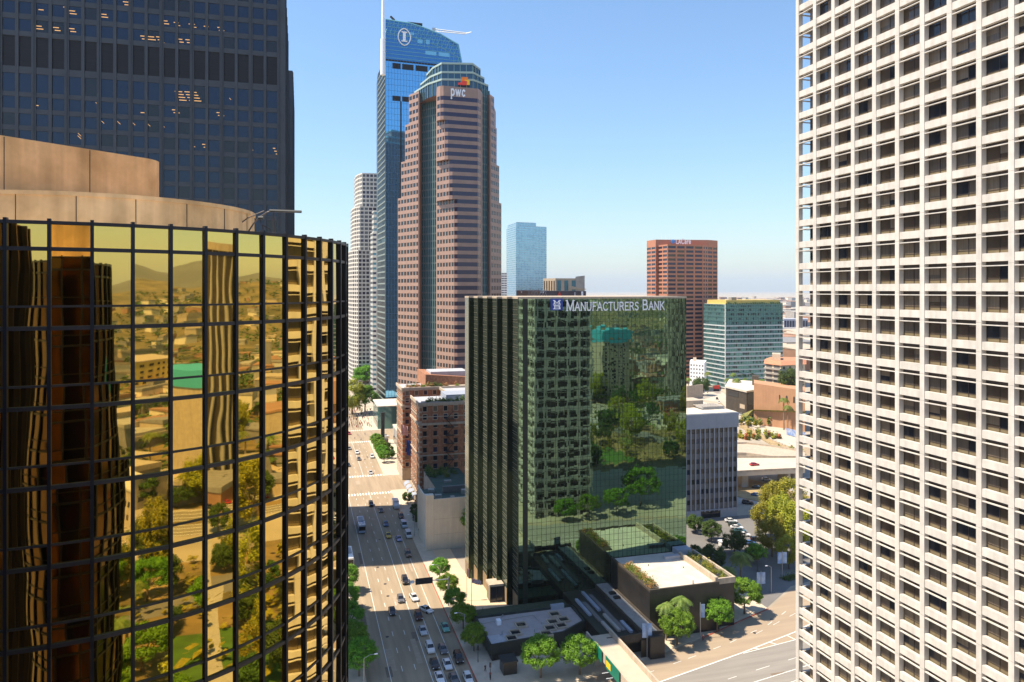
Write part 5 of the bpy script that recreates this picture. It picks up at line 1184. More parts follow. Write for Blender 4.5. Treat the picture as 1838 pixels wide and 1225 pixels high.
place('ficus', (52.4, 158.4, .15), 'big round tree in front of the low pavilion, left of the pair', 1.08); place('ficus2', (61.4, 157.2, .15), 'big round tree in front of the low pavilion beside the pedestrian bridge', 1.02)
GC = 'round trees around the podium corner'
place('ficus2', (89.6, 163.6, .15), 'bright round tree in front of the podium, left of the three', 1.0, None, GC); place('ficus', (103.2, 167.4, .15), 'bright round tree in front of the podium, middle of the three', .98, None, GC); place('ficus', (115.8, 174.2, .15), 'bright round tree right of the podium, nearest the road bend', 1.1, 2.0, GC)
place('tall', (92.6, 166.9, .15), 'drooping palm against the dark podium wall, the taller right one', 1.06); place('tall', (88.2, 166.6, .15), 'drooping palm at the left end of the dark podium wall', .96)
place('palm', (119.0, 188, .15), 'bushy palm just right of the podium side planter', 1.1); place('palm', (127.0, 193, .15), 'large spreading palm by the side street corner', 1.35)
place('lone', (137.2, 199.5, .15), 'small bright round tree with bare trunk at the parking lot corner', .95)
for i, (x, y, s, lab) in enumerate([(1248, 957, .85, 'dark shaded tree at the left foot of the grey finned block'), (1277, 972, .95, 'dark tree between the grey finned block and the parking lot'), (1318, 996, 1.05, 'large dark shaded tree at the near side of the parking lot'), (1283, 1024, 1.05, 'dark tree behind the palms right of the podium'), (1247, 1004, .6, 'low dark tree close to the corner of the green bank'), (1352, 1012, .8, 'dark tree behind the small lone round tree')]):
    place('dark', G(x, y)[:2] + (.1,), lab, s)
for i, (x, y, s, lab) in enumerate([(1393, 940, 1.2, 'tall yellow-green eucalyptus nearest the freeway overpass'), (1418, 944, 1.35, 'tall yellow-green eucalyptus half hidden by the white grid tower, below the overpass'), (1374, 968, 1.0, 'brownish yellow eucalyptus beside the parked cars'), (1402, 976, 1.25, 'full yellow-green eucalyptus in the middle of the grove'), (1425, 995, 1.3, 'eucalyptus at the right end of the grove beside the white grid tower'), (1386, 1000, 1.0, 'low yellow-green eucalyptus at the near end of the grove'), (1416, 1022, .8, 'nearest eucalyptus of the grove above the corner pavement')]):
    place('olive', G(x, y)[:2] + (.2,), lab, s, None, 'eucalyptus grove beside the parking lot')
for x, y, s, lab in [(1236, 716, 1.5, 'far palm at the left end of the beige boundary wall'), (1270, 706, 1.6, 'far fan palm in front of the teal block, left one'), (1306, 717, 1.5, 'fan palm left of the dark low shop building'), (1322, 730, 1.9, 'tall fan palm in front of the dark low shop building'), (1316, 705, 1.5, 'fan palm against the corner of the teal block'), (1407, 772, 1.8, 'fan palm on the green slope, left of the two'), (1414, 777, 1.5, 'fan palm on the green slope, right of the two')]:
    place('fan', G(x, y)[:2] + (0,), lab, s)
place('dark', W(1420, 486) + (20,), 'dark green tree against the cream apartments', 2.2); place('dark', G(1258, 710)[:2] + (0,), 'clump of dark trees beside the beige boundary wall', 2.0)
for x, y, s, lab in [(632, 745, 1.9, 'yellowish tree on the far square left of the crowd'), (655, 742, 2.3, 'bright green tree on the far square by the blue tower'), (656, 702, 2.6, 'tall bright tree at the foot of the white curved tower')]: place('olive' if x == 632 else 'ficus', G(x, y)[:2] + (0,), lab, s)
for i, (u, v, s) in enumerate([(41, 378, .75), (41, 388, .8), (41.2, 398, .85), (41.3, 408, .9), (41, 418, .85)]): place('ficus2', (u, v, .1), ['nearest of the five bright trees in the far pavement row', 'second nearest of the bright trees in the far pavement row', 'middle of the five bright trees in the far pavement row', 'second farthest of the bright trees in the far pavement row', 'farthest of the five bright trees in the far pavement row'][i], s, None, 'tree row beyond the first crossing')
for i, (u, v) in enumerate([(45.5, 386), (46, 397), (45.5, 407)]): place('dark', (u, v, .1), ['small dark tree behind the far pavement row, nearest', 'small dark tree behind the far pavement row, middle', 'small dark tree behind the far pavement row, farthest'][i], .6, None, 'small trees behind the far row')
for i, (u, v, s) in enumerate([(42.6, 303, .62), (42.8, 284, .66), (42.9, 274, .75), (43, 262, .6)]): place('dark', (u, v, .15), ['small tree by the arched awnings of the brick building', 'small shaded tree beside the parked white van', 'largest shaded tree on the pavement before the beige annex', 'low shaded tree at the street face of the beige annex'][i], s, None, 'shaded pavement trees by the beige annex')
place('lone', (57.0, 244.0, .15), 'climbing yellow-green tree between the beige annex and the green bank', 1.5)
def bed(name, label, box, n, ms, z, h, seed, leaf=.2, cat='planting'):
    t = thing(name, label, cat, ((box[0] + box[1]) / 2, (box[2] + box[3]) / 2, z)); r = random.Random(seed)
    mbs = [MB() for _ in ms]; cl = [(r.uniform(box[0], box[1]), r.uniform(box[2], box[3]), r.uniform(.4, 1) * h, r.randrange(len(ms)), r.uniform(.4, .9)) for _ in range(max(6, n // 70))]
    for i in range(n):
        c = r.choice(cl); x, y = c[0] + r.gauss(0, .45), c[1] + r.gauss(0, .45); zz = z + abs(r.gauss(0, .5)) * c[2]; a = r.uniform(0, pi); l = leaf * r.uniform(.6, 1.4); ti = r.uniform(-.8, .8)
        mbs[c[3]].quad((x - l * cos(a), y - l * sin(a), zz), (x + l * .4 * sin(a), y - l * .4 * cos(a), zz + l * ti), (x + l * cos(a), y + l * sin(a), zz + l * .5), (x - l * .4 * sin(a), y + l * .4 * cos(a), zz - l * ti * .3))
    for k, mb in enumerate(mbs):
        if mb.v: mb.build(['foliage', 'flowers', 'dry_foliage'][k], ms[k], t)
bed('roof_planting', 'row of orange and green plants along the left edge of the podium terrace', (85.4, 87.2, 169.5, 186), 2600, [LM['shrub'], LM['flower'], LM['shrub']], 12.45, 1.5, 1)
bed('roof_planting', 'yellow-green plants in the stone planter on the right of the podium terrace', (104.6, 108.6, 170.5, 187), 2600, [LM['shrub'], LM['olive'], LM['dark']], 12.2, 1.5, 2)
bed('hedge', 'low trimmed hedge on the corner pavement right of the side street', (141, 152, 190.5, 193), 1800, [LM['shrub'], LM['dark']], .15, 1.6, 3)
A = G(1350, 785); bed('flower_bank', 'bright red and green planting on the freeway embankment', (A[0] - 14, A[0] + 14, A[1] - 9, A[1] + 9), 3000, [LM['shrub'], LM['red'], LM['olive']], .3, 3.2, 4, .7)
A = G(1400, 815); bed('flower_bank', 'green shrubs along the lower embankment by the curved ramp', (A[0] - 14, A[0] + 12, A[1] - 6, A[1] + 6), 2200, [LM['shrub'], LM['olive'], LM['shrub']], .3, 3, 5, .6)
bed('shrubs', 'loose shrubs along the top of the green slope', (W(1350, 460)[0], W(1430, 460)[0], 408, 425), 2500, [LM['shrub'], LM['dark'], LM['olive']], 1.5, 4, 6, .8)
bed('roof_planting', 'planting on the near roof terrace of the brick building', (48, 76, 295.4, 297.6), 2200, [LM['dark'], LM['dark'], LM['shrub']], 42.6, 2.0, 7, .3)
bed('roof_planting', 'planting on the far sunlit roof terrace of the brick building', (48, 72, 342.6, 345), 2000, [LM['shrub'], LM['dark'], LM['flower']], 42.6, 2.0, 8, .3)
bed('roof_planting', 'potted plants on the green roof deck of the beige annex', (47, 60, 280, 292), 1600, [LM['dark'], LM['shrub']], 15.7, 2.5, 9, .35)
# ---------------------------------------------------------------- vehicles
PAINT = paint_mat('car_paint'); GLS = mat('car_glass', (.012, .014, .018), .05, var=0, spec=.6); TYRE = mat('tyre_rubber', (.015, .015, .016), .8, var=0); LAMP = mat('lamp_glass', (.75, .76, .78), .15, var=0); RED = mat('tail_lamp', (.35, .01, .01), .3, var=0)
def loft(mb, rings):
    n = len(rings[0]); i = len(mb.v)
    for r in rings: mb.v += r
    for k in range(len(rings) - 1):
        for j in range(n): q = (j + 1) % n; mb.f.append((i + k * n + j, i + k * n + q, i + (k + 1) * n + q, i + (k + 1) * n + j))
    mb.f += [tuple(range(i, i + n)), tuple(reversed(range(i + (len(rings) - 1) * n, i + len(rings) * n)))]
def car_proto(key, name, cat, sl, cab, roofz, wr=.33, wy=(-1.4, 1.4), hw=.80):
    t = thing(name, 'car', cat); mb = MB()
    loft(mb, [[(-w * .92, y, a), (w * .92, y, a), (w, y, a + (b - a) * .35), (w, y, a + (b - a) * .72), (w * .9, y, b), (-w * .9, y, b), (-w, y, a + (b - a) * .72), (-w, y, a + (b - a) * .35)] for y, a, b, w in sl])
    y0, y1, zb, wb, r0, r1, wt = cab
    mb.hexa([(-wt, r0, roofz - .05), (wt, r0, roofz - .05), (wt, r1, roofz - .05), (-wt, r1, roofz - .05)], [(-wt * .9, r0 + .08, roofz), (wt * .9, r0 + .08, roofz), (wt * .9, r1 - .06, roofz), (-wt * .9, r1 - .06, roofz)])
    for sx in (-1, 1):
        for (ya, yb) in ((y0, r0), ((y0 + y1) / 2 + .1, (r0 + r1) / 2), (y1, r1)): mb.tube([(sx * wb, ya, zb - .02), (sx * (wt + .01), yb, roofz - .04)], .04, 4)
    mb.build('body', PAINT, t)
    mb = MB(); mb.hexa([(-wb, y0, zb), (wb, y0, zb), (wb, y1, zb), (-wb, y1, zb)], [(-wt, r0, roofz - .05), (wt, r0, roofz - .05), (wt, r1, roofz - .05), (-wt, r1, roofz - .05)]); mb.build('windows', GLS, t)
    for sx in (-1, 1):
        for y in wy:
            mb = MB(); n = 12; x0, x1 = sx * hw, sx * (hw + .13)
            mb.v = [(x0, y + wr * cos(2 * pi * k / n), wr + wr * sin(2 * pi * k / n)) for k in range(n)] + [(x1, y + wr * cos(2 * pi * k / n), wr + wr * sin(2 * pi * k / n)) for k in range(n)]
            mb.f = [(k, (k + 1) % n, n + (k + 1) % n, n + k) for k in range(n)] + [tuple(range(n)), tuple(range(n, 2 * n))]; mb.build('wheel', TYRE, t)
        f0 = sl[0]; f1 = sl[1]; mb = MB(); z = f0[2]; mb.box(sx * .68 - .14, sx * .68 + .14, f0[0] - .03, f1[0] + .05, z - .1, z + .06); mb.build('headlight', LAMP, t)
        b0 = sl[-1]; z = b0[2]; mb = MB(); mb.box(sx * .66 - .12, sx * .66 + .12, b0[0] - .08, b0[0] + .03, z - .1, z + .06); mb.build('taillight', RED, t)
    PROTO[key] = t; return t
car_proto('sedan', 'car', 'car', [(-2.32, .34, .60, .74), (-2.2, .24, .70, .84), (-1.4, .2, .80, .91), (-.95, .2, .90, .92), (0, .2, .94, .92), (1.3, .2, .96, .92), (1.9, .24, .96, .9), (2.22, .3, .9, .84), (2.32, .4, .78, .76)], (-1.0, 1.75, .92, .80, -.25, 1.05, .60), 1.45)
car_proto('suv', 'car', 'car', [(-2.35, .4, .82, .78), (-2.25, .3, .95, .9), (-1.35, .26, 1.05, .95), (-.9, .26, 1.1, .96), (1.4, .26, 1.12, .96), (2.2, .3, 1.1, .92), (2.33, .42, 1.0, .86)], (-1.05, 2.2, 1.08, .84, -.35, 1.95, .70), 1.74, .37)
car_proto('hatch', 'car', 'car', [(-2.05, .34, .64, .72), (-1.95, .24, .76, .83), (-1.2, .2, .88, .88), (-.8, .2, .94, .88), (1.2, .2, .98, .88), (1.85, .26, .98, .85), (1.98, .4, .88, .78)], (-1.0, 1.85, .93, .78, -.2, 1.5, .62), 1.52, .32, (-1.25, 1.25), .76)
car_proto('van', 'van', 'van', [(-2.6, .4, .95, .86), (-2.45, .3, 1.1, .96), (-1.7, .28, 1.2, 1.0), (-1.5, .28, 1.25, 1.0), (2.5, .28, 1.28, 1.0), (2.65, .4, 1.2, .95)], (-1.75, 2.55, 1.22, .94, -1.1, 2.45, .86), 2.15, .36, (-1.7, 1.7), .86)
def bus_proto(key, name, cat, L, Wd, Hh, boxy):
    t = thing(name, 'bus', cat); mb = MB(); w = Wd / 2
    if boxy: loft(mb, [[(-w * .9, y, .4), (w * .9, y, .4), (w, y, b), (-w, y, b)] for y, b in ((-L / 2, 1.3), (-L / 2 + .3, 1.7), (-L / 2 + 1.1, 2.3), (-L / 2 + 1.9, 2.4))]); mb.box(-w - .08, w + .08, -L / 2 + 1.95, L / 2, .55, Hh)
    else: loft(mb, [[(-w, y, .35), (w, y, .35), (w, y, Hh - .25), (w * .92, y, Hh), (-w * .92, y, Hh), (-w, y, Hh - .25)] for y in (-L / 2, -L / 2 + .1, L / 2 - .1, L / 2)])
    mb.build('body', PAINT, t); mb = MB()
    if boxy: mb.box(-w * .85, w * .85, -L / 2 + .95, -L / 2 + 1.12, 1.5, 2.2)
    else:
        mb.box(-w * .9, w * .9, -L / 2 - .03, -L / 2 + .05, 1.2, Hh - .5)
        for sx in (-1, 1): mb.box(sx * w - .02, sx * w + .02, -L / 2 + .5, L / 2 - .5, 1.3, Hh - .6)
    mb.build('windows', GLS, t)
    if not boxy:
        mb = MB(); mb.box(-w * .7, w * .7, -L * .1, L * .35, Hh, Hh + .25); mb.build('roof_unit', M['roofl'], t)
    for sx in (-1, 1):
        for y in (-L * .3, L * .3):
            mb = MB(); n = 12; x0, x1 = sx * (w - .3), sx * (w + .02); mb.v = [(x, y + .48 * cos(2 * pi * k / n), .48 + .48 * sin(2 * pi * k / n)) for x in (x0, x1) for k in range(n)]
            mb.f = [(k, (k + 1) % n, n + (k + 1) % n, n + k) for k in range(n)] + [tuple(range(n)), tuple(range(n, 2 * n))]; mb.build('wheel', TYRE, t)
        mb = MB(); mb.box(sx * w * .75 - .15, sx * w * .75 + .15, -L / 2 - .04, -L / 2 + .02, .65, .85); mb.build('headlight', LAMP, t)
    PROTO[key] = t
bus_proto('bus', 'bus', 'bus', 11.5, 2.55, 3.1, False); bus_proto('truck', 'box_truck', 'truck', 6.8, 2.2, 3.0, True)
WH, SI, GY, BK, MR, BLU, YE, GN, RD, TL = (.75, .75, .74, 1), (.52, .53, .54, 1), (.12, .125, .135, 1), (.014, .015, .018, 1), (.045, .015, .02, 1), (.04, .10, .25, 1), (.62, .40, .03, 1), (.03, .06, .045, 1), (.45, .02, .02, 1), (.12, .42, .34, 1)
GA = 'cars on the avenue'
for px, py, k, col, lab, rz in [
    (727, 1046, 'suv', BK, 'black car alone in the sunlit middle lanes of the avenue', 0), (743, 1076, 'sedan', WH, 'white car left of the overhead sign in the sunlit lanes', .12), (719, 1079, 'hatch', GY, 'dark grey car in the sun just left of the white car', 0),
    (704, 1101, 'sedan', BK, 'black car where the sunlight meets the near shade', 0), (765, 1098, 'sedan', WH, 'white car partly hidden under the overhead sign', .5), (751, 1110, 'suv', MR, 'dark maroon car first in the queue below the sunlight', 0),
    (759, 1136, 'sedan', SI, 'silver car second in the left queue, behind the maroon car', 0), (799, 1130, 'sedan', TL, 'green and white taxi in the kerb lane', 0), (772, 1168, 'suv', WH, 'white car third in the left queue', 0), (795, 1169, 'sedan', GY, 'dark grey car in the right queue ahead of the white one', 0),
    (780, 1196, 'sedan', BK, 'black car fourth in the left queue', 0), (803, 1197, 'sedan', WH, 'white car in the right queue behind the dark grey one', 0), (823, 1186, 'suv', BK, 'big black car against the red kerb', 0), (789, 1221, 'sedan', WH, 'white car at the bottom edge, last seen in the left queue', 0), (815, 1223, 'sedan', GY, 'grey car at the bottom edge in the right queue', 0), (840, 1222, 'hatch', WH, 'white car at the bottom edge nearest the red kerb', 0),
    (732.5, 998, 'suv', (.09, .085, .075, 1), 'dark open jeep at the far edge of the sunlight', 0), (716, 970, 'sedan', (.16, .26, .5, 1), 'blue and white car in the shaded right lanes', 0), (697, 964, 'sedan', YE, 'yellow taxi in the shaded part of the avenue', 0), (692.5, 943, 'sedan', BLU, 'blue-grey car ahead of the yellow taxi in the shade', 0),
    (733, 964, 'van', WH, 'white van parked at the kerb in the shade, nearer one', 0), (725, 946, 'van', (.55, .62, .7, 1), 'pale blue-white van parked at the kerb behind the white van', 0), (720, 930, 'suv', BK, 'black car parked at the kerb under the small trees', 0), (683.5, 919, 'hatch', GY, 'grey car in the shade near the far edge of the shadow', 0), (666, 908, 'suv', BK, 'black car crossing the upper shadow edge', 0),
    (665.5, 851, 'hatch', SI, 'small grey car in the shaded crossing', 0), (668, 822, 'suv', WH, 'white car beside the row of bright trees beyond the crossing', 0), (641, 815, 'suv', WH, 'white car in the middle of the far sunlit lanes', 0), (644, 826, 'sedan', GY, 'dark car close behind the white car in the far sunlit lanes', 0), (627, 807, 'sedan', (.2, .18, .16, 1), 'brownish car at the far left edge of the avenue', 0), (625, 837, 'sedan', BK, 'black car at the left edge before the far trees', 0), (627, 780, 'hatch', RD, 'red car at the far boulevard crossing', 0), (691, 785, 'suv', WH, 'white car parked in front of the blue tower', 1.2)]:
    u, v, _ = G(px, py); place(k, (u, v, .05), lab, 1.0, rz, GA, col)
u, v, _ = G(648, 950); place('bus', (u, v, .05), 'blue-white bus in the left lanes of the shaded avenue', (1, 1, 1), 0, None, (.30, .42, .60, 1))
u, v, _ = G(626, 1009); place('bus', (u, v, .05), 'white bus half hidden by the gold tower above the left trees', 1.0, 0, None, WH)
u, v, _ = G(710, 911); place('truck', (u, v, .05), 'white box truck parked beside the awnings', 1.0, 0, None, WH)
GP = 'cars in the parking lot beside the grey block'
for px, py, k, col, lab in [(1312, 938, 'sedan', WH, 'white parked car nearest the grey finned block'), (1318, 945, 'sedan', GN, 'dark green parked car second from the grey finned block'), (1322.5, 950, 'sedan', WH, 'white parked car third from the grey finned block'), (1328, 956, 'sedan', (.03, .09, .09, 1), 'dark teal parked car in the middle of the row'), (1335, 963, 'sedan', WH, 'white parked car at the sunlit end of the row'), (1346, 978, 'sedan', BLU, 'blue parked car in the shade'), (1357, 972, 'hatch', BK, 'black parked car beyond the blue one'), (1357, 986, 'sedan', GY, 'grey parked car nearest the side street')]:
    u, v, _ = G(px, py); place(k, (u, v, .12), lab, 1.0, 1.15, GP, col)
GF = 'cars on the freeway and ramps'
for px, py, k, col, lab, rz, z in [(1287, 717, 'sedan', BK, 'black car at the top of the sloping avenue', -.55, 0), (1291, 724, 'sedan', WH, 'white car behind the black one on the sloping avenue', -.55, 0), (1262, 705, 'suv', BK, 'black car far up the sloping avenue beside the boundary wall', -.55, 0), (1329, 746, 'sedan', SI, 'pale car midway down the sloping avenue', -.5, 0), (1346, 763, 'suv', BK, 'black car midway down the sloping avenue', -.5, 0), (1394, 786, 'suv', BK, 'black car low on the sloping avenue near the banner', -.45, 0),
    (1376, 863, 'sedan', WH, 'white car on the freeway beneath the overpass', .9, 0), (1359, 877, 'sedan', BK, 'dark car on the freeway below the overpass', .9, 0), (1358, 891, 'sedan', BLU, 'blue car in the overpass shadow', .9, 0), (1327, 830, 'suv', BK, 'dark car between ramp and overpass', 1.5, 0), (1342, 905, 'suv', BK, 'black car in the line on the slip road', .95, 0), (1359, 917, 'sedan', WH, 'white car in the line on the slip road', .95, 0), (1374, 925, 'sedan', WH, 'last white car in the line on the slip road', .95, 0), (1400, 758, 'suv', GY, 'dark grey pickup at the foot of the green slope', -.4, 0)]:
    u, v, _ = G(px, py); place(k, (u, v, z + .06), lab, 1.0, rz, GF, col)
u, v = W(1354, DG(836, 8)); place('sedan', (u, v, 8.02), 'bright red car on the freeway overpass', 1.0, 1.62, GF, RD)
u, v, _ = G(1400, 751); place('truck', (u, v, .1), 'white truck at the foot of the green slope', 1.3, -.4, None, WH)
# ---------------------------------------------------------------- people
SKIN = mat('skin', (.45, .27, .19), .6, var=0)
def skin_mesh(name, pts, edges, m, parent):
    me = bpy.data.meshes.new(name); me.from_pydata([p[:3] for p in pts], edges, []); me.materials.append(m); o = bpy.data.objects.new(name, me); COL.objects.link(o); o.parent = parent
    sk = o.modifiers.new('skin', 'SKIN'); 
    for i, p in enumerate(pts): me.skin_vertices[0].data[i].radius = (p[3], p[4] if len(p) > 4 else p[3]); me.skin_vertices[0].data[i].use_root = (i == 0)
    ss = o.modifiers.new('sub', 'SUBSURF'); ss.levels = 1; ss.render_levels = 1; return o
def person(loc, rz, shirt, trou, lab, stride=.16, group=None):
    t = thing('person', lab, 'person', loc, group, rz); s = stride
    P = [(0, 0, .95, .13, .1), (0, 0, 1.15, .13, .1), (0, .0, 1.38, .17, .1), (0, -.01, 1.48, .06), (0, -.02, 1.56, .075, .085), (0, -.03, 1.67, .08, .095), (0, -.02, 1.74, .05),
         (.09, -s * .5, .52, .065), (.09, -s * .2 - s, .1, .045), (.09, -s - .2, .05, .035), (-.09, s * .3, .52, .065), (-.09, s + .05, .12, .045), (-.09, s - .1, .05, .035),
         (.2, 0, 1.4, .06), (.24, s * .5, 1.13, .045), (.23, s * .2, .88, .035), (.23, s * .15, .78, .022), (-.2, 0, 1.4, .06), (-.24, -s * .4, 1.13, .045), (-.23, -s * 1.1, .90, .035), (-.23, -s * 1.4, .82, .022), (.09, 0, .9, .08), (-.09, 0, .9, .08)]
    E_ = [(0, 1), (1, 2), (2, 3), (3, 4), (4, 5), (5, 6), (0, 21), (21, 7), (7, 8), (8, 9), (0, 22), (22, 10), (10, 11), (11, 12), (2, 13), (13, 14), (14, 15), (15, 16), (2, 17), (17, 18), (18, 19), (19, 20)]
    skin_mesh('body', P, E_, SKIN, t)
    def sub(idx, name, m, g):
        mp = {k: i for i, k in enumerate(idx)}; skin_mesh(name, [tuple(P[k][:3]) + tuple(r + g for r in P[k][3:]) for k in idx], [(mp[a], mp[b]) for a, b in E_ if a in mp and b in mp], m, t)
    sub([0, 1, 2, 13, 14, 17, 18], 'shirt', shirt, .022); sub([0, 21, 7, 8, 22, 10, 11], 'trousers', trou, .02)
    mb = MB(); n = 10
    for k in range(1, 5):
        pass
    rings = [[(.095 * sin(a) * cos(2 * pi * j / n), -.015 + .11 * sin(a) * sin(2 * pi * j / n), 1.68 + .1 * cos(a)) for j in range(n)] for a in (1.75, 1.3, .8, .3)]
    loft(mb, rings); mb.build('hair', mat('hair', (.03, .02, .015), .6, var=0), t); 
CLB, CLW, CLD, CLR = mat('blue_cloth', (.06, .1, .2), .9, var=0), mat('white_cloth', (.7, .69, .66), .9, var=0), mat('dark_cloth', (.025, .025, .03), .9, var=0), mat('red_cloth', (.4, .05, .04), .9, var=0)
for o in list(bpy.data.objects):
    pass
person(G(871, 1207)[:2] + (.15,), .2, CLD, CLD, 'person in dark clothes walking on the shaded pavement at the bottom'); person(G(866.5, 1103)[:2] + (.19,), 1.2, mat('khaki_cloth', (.25, .22, .12), .9, var=0), CLB, 'person in khaki top standing on the sunlit plaza'); person(G(880, 1220)[:2] + (.15,), 3.0, CLR, CLD, 'person in red top at the bottom edge beside the dark kiosk')
person(G(777, 985)[:2] + (.15,), .4, CLB, CLD, 'person in blue on the sunlit pavement before the beige annex'); person(G(822, 1052)[:2] + (.19,), 2.2, CLW, CLB, 'person in white on the sunlit plaza near the round trees'); person(G(745, 905)[:2] + (.15,), 3.1, CLD, CLB, 'person in dark top on the shaded pavement by the parked vans'); person(G(1262, 1152)[:2] + (.15,), 1.4, CLR, CLD, 'person in red on the bright pavement by the podium trees')
person(G(648, 791)[:2] + (.05,), 1.5, CLW, CLB, 'person in white top crossing at the far zebra crossing', .2); person(G(637, 789)[:2] + (.05,), 4.6, CLD, CLD, 'person in dark clothes crossing at the far zebra crossing', .2); person(G(655, 781)[:2] + (.05,), 1.5, CLR, CLB, 'person in red top at the far zebra crossing corner', .2)
r = random.Random(11); cm = [MB(), MB(), MB(), MB()]
for i in range(170):
    px, py = r.uniform(622, 668), r.uniform(734, 768); u, v, _ = G(px, py); k = r.randrange(4); h = r.uniform(1.5, 1.85)
    cm[k].cyl(u - .09, v + r.uniform(-.15, .15), .02, h * .5, .08, .11, 6); cm[k].cyl(u + .09, v, .02, h * .5, .08, .11, 6); cm[k].cyl(u, v, h * .48, h * .84, .17, .21, 7); cm[k].cyl(u, v, h * .86, h, .09, .1, 7)
big = MB(); idx = []
for k, mb in enumerate(cm): o = len(big.v); big.v += mb.v; big.f += [tuple(q + o for q in f) for f in mb.f]; idx += [k] * len(mb.f)
ob = big.build('crowd', CLW, None, None, False, label='distant crowd of people on the far square by the boulevard', cat='crowd', kind='stuff')
for m in (CLR, CLD, mat('tan_cloth', (.5, .36, .25), .9, var=0)): ob.data.materials.append(m)
for p, k in zip(ob.data.polygons, idx): p.material_index = k
# ---------------------------------------------------------------- street furniture
def gantry():
    t = thing('overhead_sign', 'grey-backed road sign on a long mast arm over the right lanes', 'road sign', (39.6, 201.5, .15)); x, y = 39.6, 201.5
    mb = MB(); mb.cyl(x, y, .15, 8.2, .2, .15, 10); mb.build('post', M['pole'], t); mb = MB(); mb.tube([(x, y, 7.6), (x - 11, y, 7.9)], [.14, .08], 8); mb.build('arm', M['pole'], t)
    mb = MB(); mb.box(x - 9.2, x - 4.4, y - .12, y - .02, 7.0, 8.7); mb.build('sign_panel', M['poled'], t); mb = MB(); mb.box(x - 10.6, x - 9.6, y - .1, y + .1, 7.5, 8.3); mb.build('lamp_box', M['wht'], t)
gantry()
def lamp(x, y, h, arm, lab, flip=1):
    t = thing('street_lamp', lab, 'street lamp', (x, y, .15), 'street lamps along the avenue'); mb = MB(); mb.cyl(x, y, .15, h, .12, .07, 8); mb.build('post', M['pole'], t)
    mb = MB(); mb.tube([(x, y, h - .1), (x + arm * .5, y, h + .5), (x + arm, y, h + .55)], .05, 6); mb.build('arm', M['pole'], t); mb = MB(); mb.box(x + arm - .1 - .25, x + arm + .35, y - .14, y + .14, h + .46, h + .62); mb.build('lamp_head', M['wht'], t)
lamp(13.4, 163.6, 7.5, 2.6, 'street lamp at the left kerb below the last shaded tree'); lamp(39.2, 178.8, 7.5, -2.2, 'street lamp at the red kerb beside the low pavilion'); lamp(39.2, 212, 7.5, -2.2, 'street lamp on the sunlit plaza kerb'); lamp(39.2, 262, 7.5, -2.2, 'street lamp by the beige annex'); lamp(131.5, 184.5, 7.5, -1.6, 'street lamp at the corner of the side street')
def banner(px, py, ztop, lab, w=1.5, both=1):
    x, y, _ = G(px, py); t = thing('banner_pole', lab, 'banner pole', (x, y, .1), 'street banners'); mb = MB(); mb.cyl(x, y, .1, ztop + .4, .12, .09, 8); mb.build('post', M['pole'], t)
    for s in ((-1, 1) if both else (1,)):
        mb = MB(); a, b = (x + s * .15, y), (x + s * (w + .15), y - .25 * s); mb.ob(min(a, b), max(a, b), 0, wall_t(a, b)[0], ztop - 3.4, ztop, -.03, .03); c = mb.build('banner', mat('banner_cloth', (.62, .70, .80), .8, var=.0, scale=.55, col2=(.10, .25, .55), stretch=(1, 1, .8)) if 'banner_cloth' not in bpy.data.materials else bpy.data.materials['banner_cloth'], t)
banner(1161.5, 1181, 8.2, 'pair of blue and white banners on a pole beside the pedestrian bridge', 1.0); banner(1257, 1146, 8.6, 'white banner on a pole between the left and middle podium trees', 1.0, 0); banner(1404, 1040, 8.2, 'pair of white banners on a pole at the far corner pavement', 1.3); banner(1366, 1062, 5.6, 'dark and pale banner pair on a pole near the road bend', 1.1)
STRIPE = mat('flag_stripes', (.55, .1, .1), .8, var=0, scale=3, col2=(.7, .68, .66), stretch=(.2, .2, 2.5))
x, y, _ = G(838, 1080); flag('flagpole', 'tall flagpole with furled red flag on the plaza, the one nearer the street', (x, y, .19), STRIPE, 2.4, .5, 6.8, 11)
x, y, _ = G(846.5, 1095); flag('flagpole', 'tall flagpole with a spread striped flag on the plaza, nearer the bank', (x, y, .19), STRIPE, 1.3, 2.6, 7.2, 11)
k = thing('kiosk', 'dark kiosk block on the pavement below the low pavilion', 'kiosk', (45, 162.5, .15)); x, y = 44.5, 161.5
mb = MB(); mb.prism(rect(x, x + 3.2, y, y + 3.4), .15, 2.9); mb.build('body', M['blackg'], k); mb = MB(); mb.prism(inset(rect(x, x + 3.2, y, y + 3.4), -.25), 2.9, 3.2); mb.build('roof', M['poled'], k)
k = thing('kiosk', 'small white attendant booth in the shaded parking lot entrance', 'booth', G(1297, 984)[:2] + (.1,)); x, y = k.location[0], k.location[1]
mb = MB(); mb.box(x - 1, x + 1, y - 1, y + 1, .1, 2.3); mb.build('body', M['white'], k); mb = MB(); mb.box(x - 1.2, x + 1.2, y - 1.2, y + 1.2, 2.3, 2.5); mb.build('roof', M['wht'], k); mb = MB(); mb.box(x - .8, x + .8, y - 1.03, y - .99, 1.1, 2.0); mb.build('window', M['gdark'], k)
for i, (px, py) in enumerate(((880, 1222), (858, 1190))):
    x, y, _ = G(px, py); t = thing('traffic_signal', ['traffic signal post at the corner of the low pavilion', 'pedestrian signal post on the shaded red kerb'][i], 'traffic light', (x, y, .15)); mb = MB(); mb.cyl(x, y, .15, 3.6, .09, .07, 8); mb.build('post', M['poled'], t); mb = MB(); mb.box(x - .2, x + .2, y - .2, y + .2, 3.0, 4.0); mb.build('signal_head', M['poled'], t)
tw = thing('sign_pylon', 'slim dark pylon on a plinth at the foot of the blue tower', 'pylon', G(687, 797)); x, y = tw.location[0], tw.location[1]
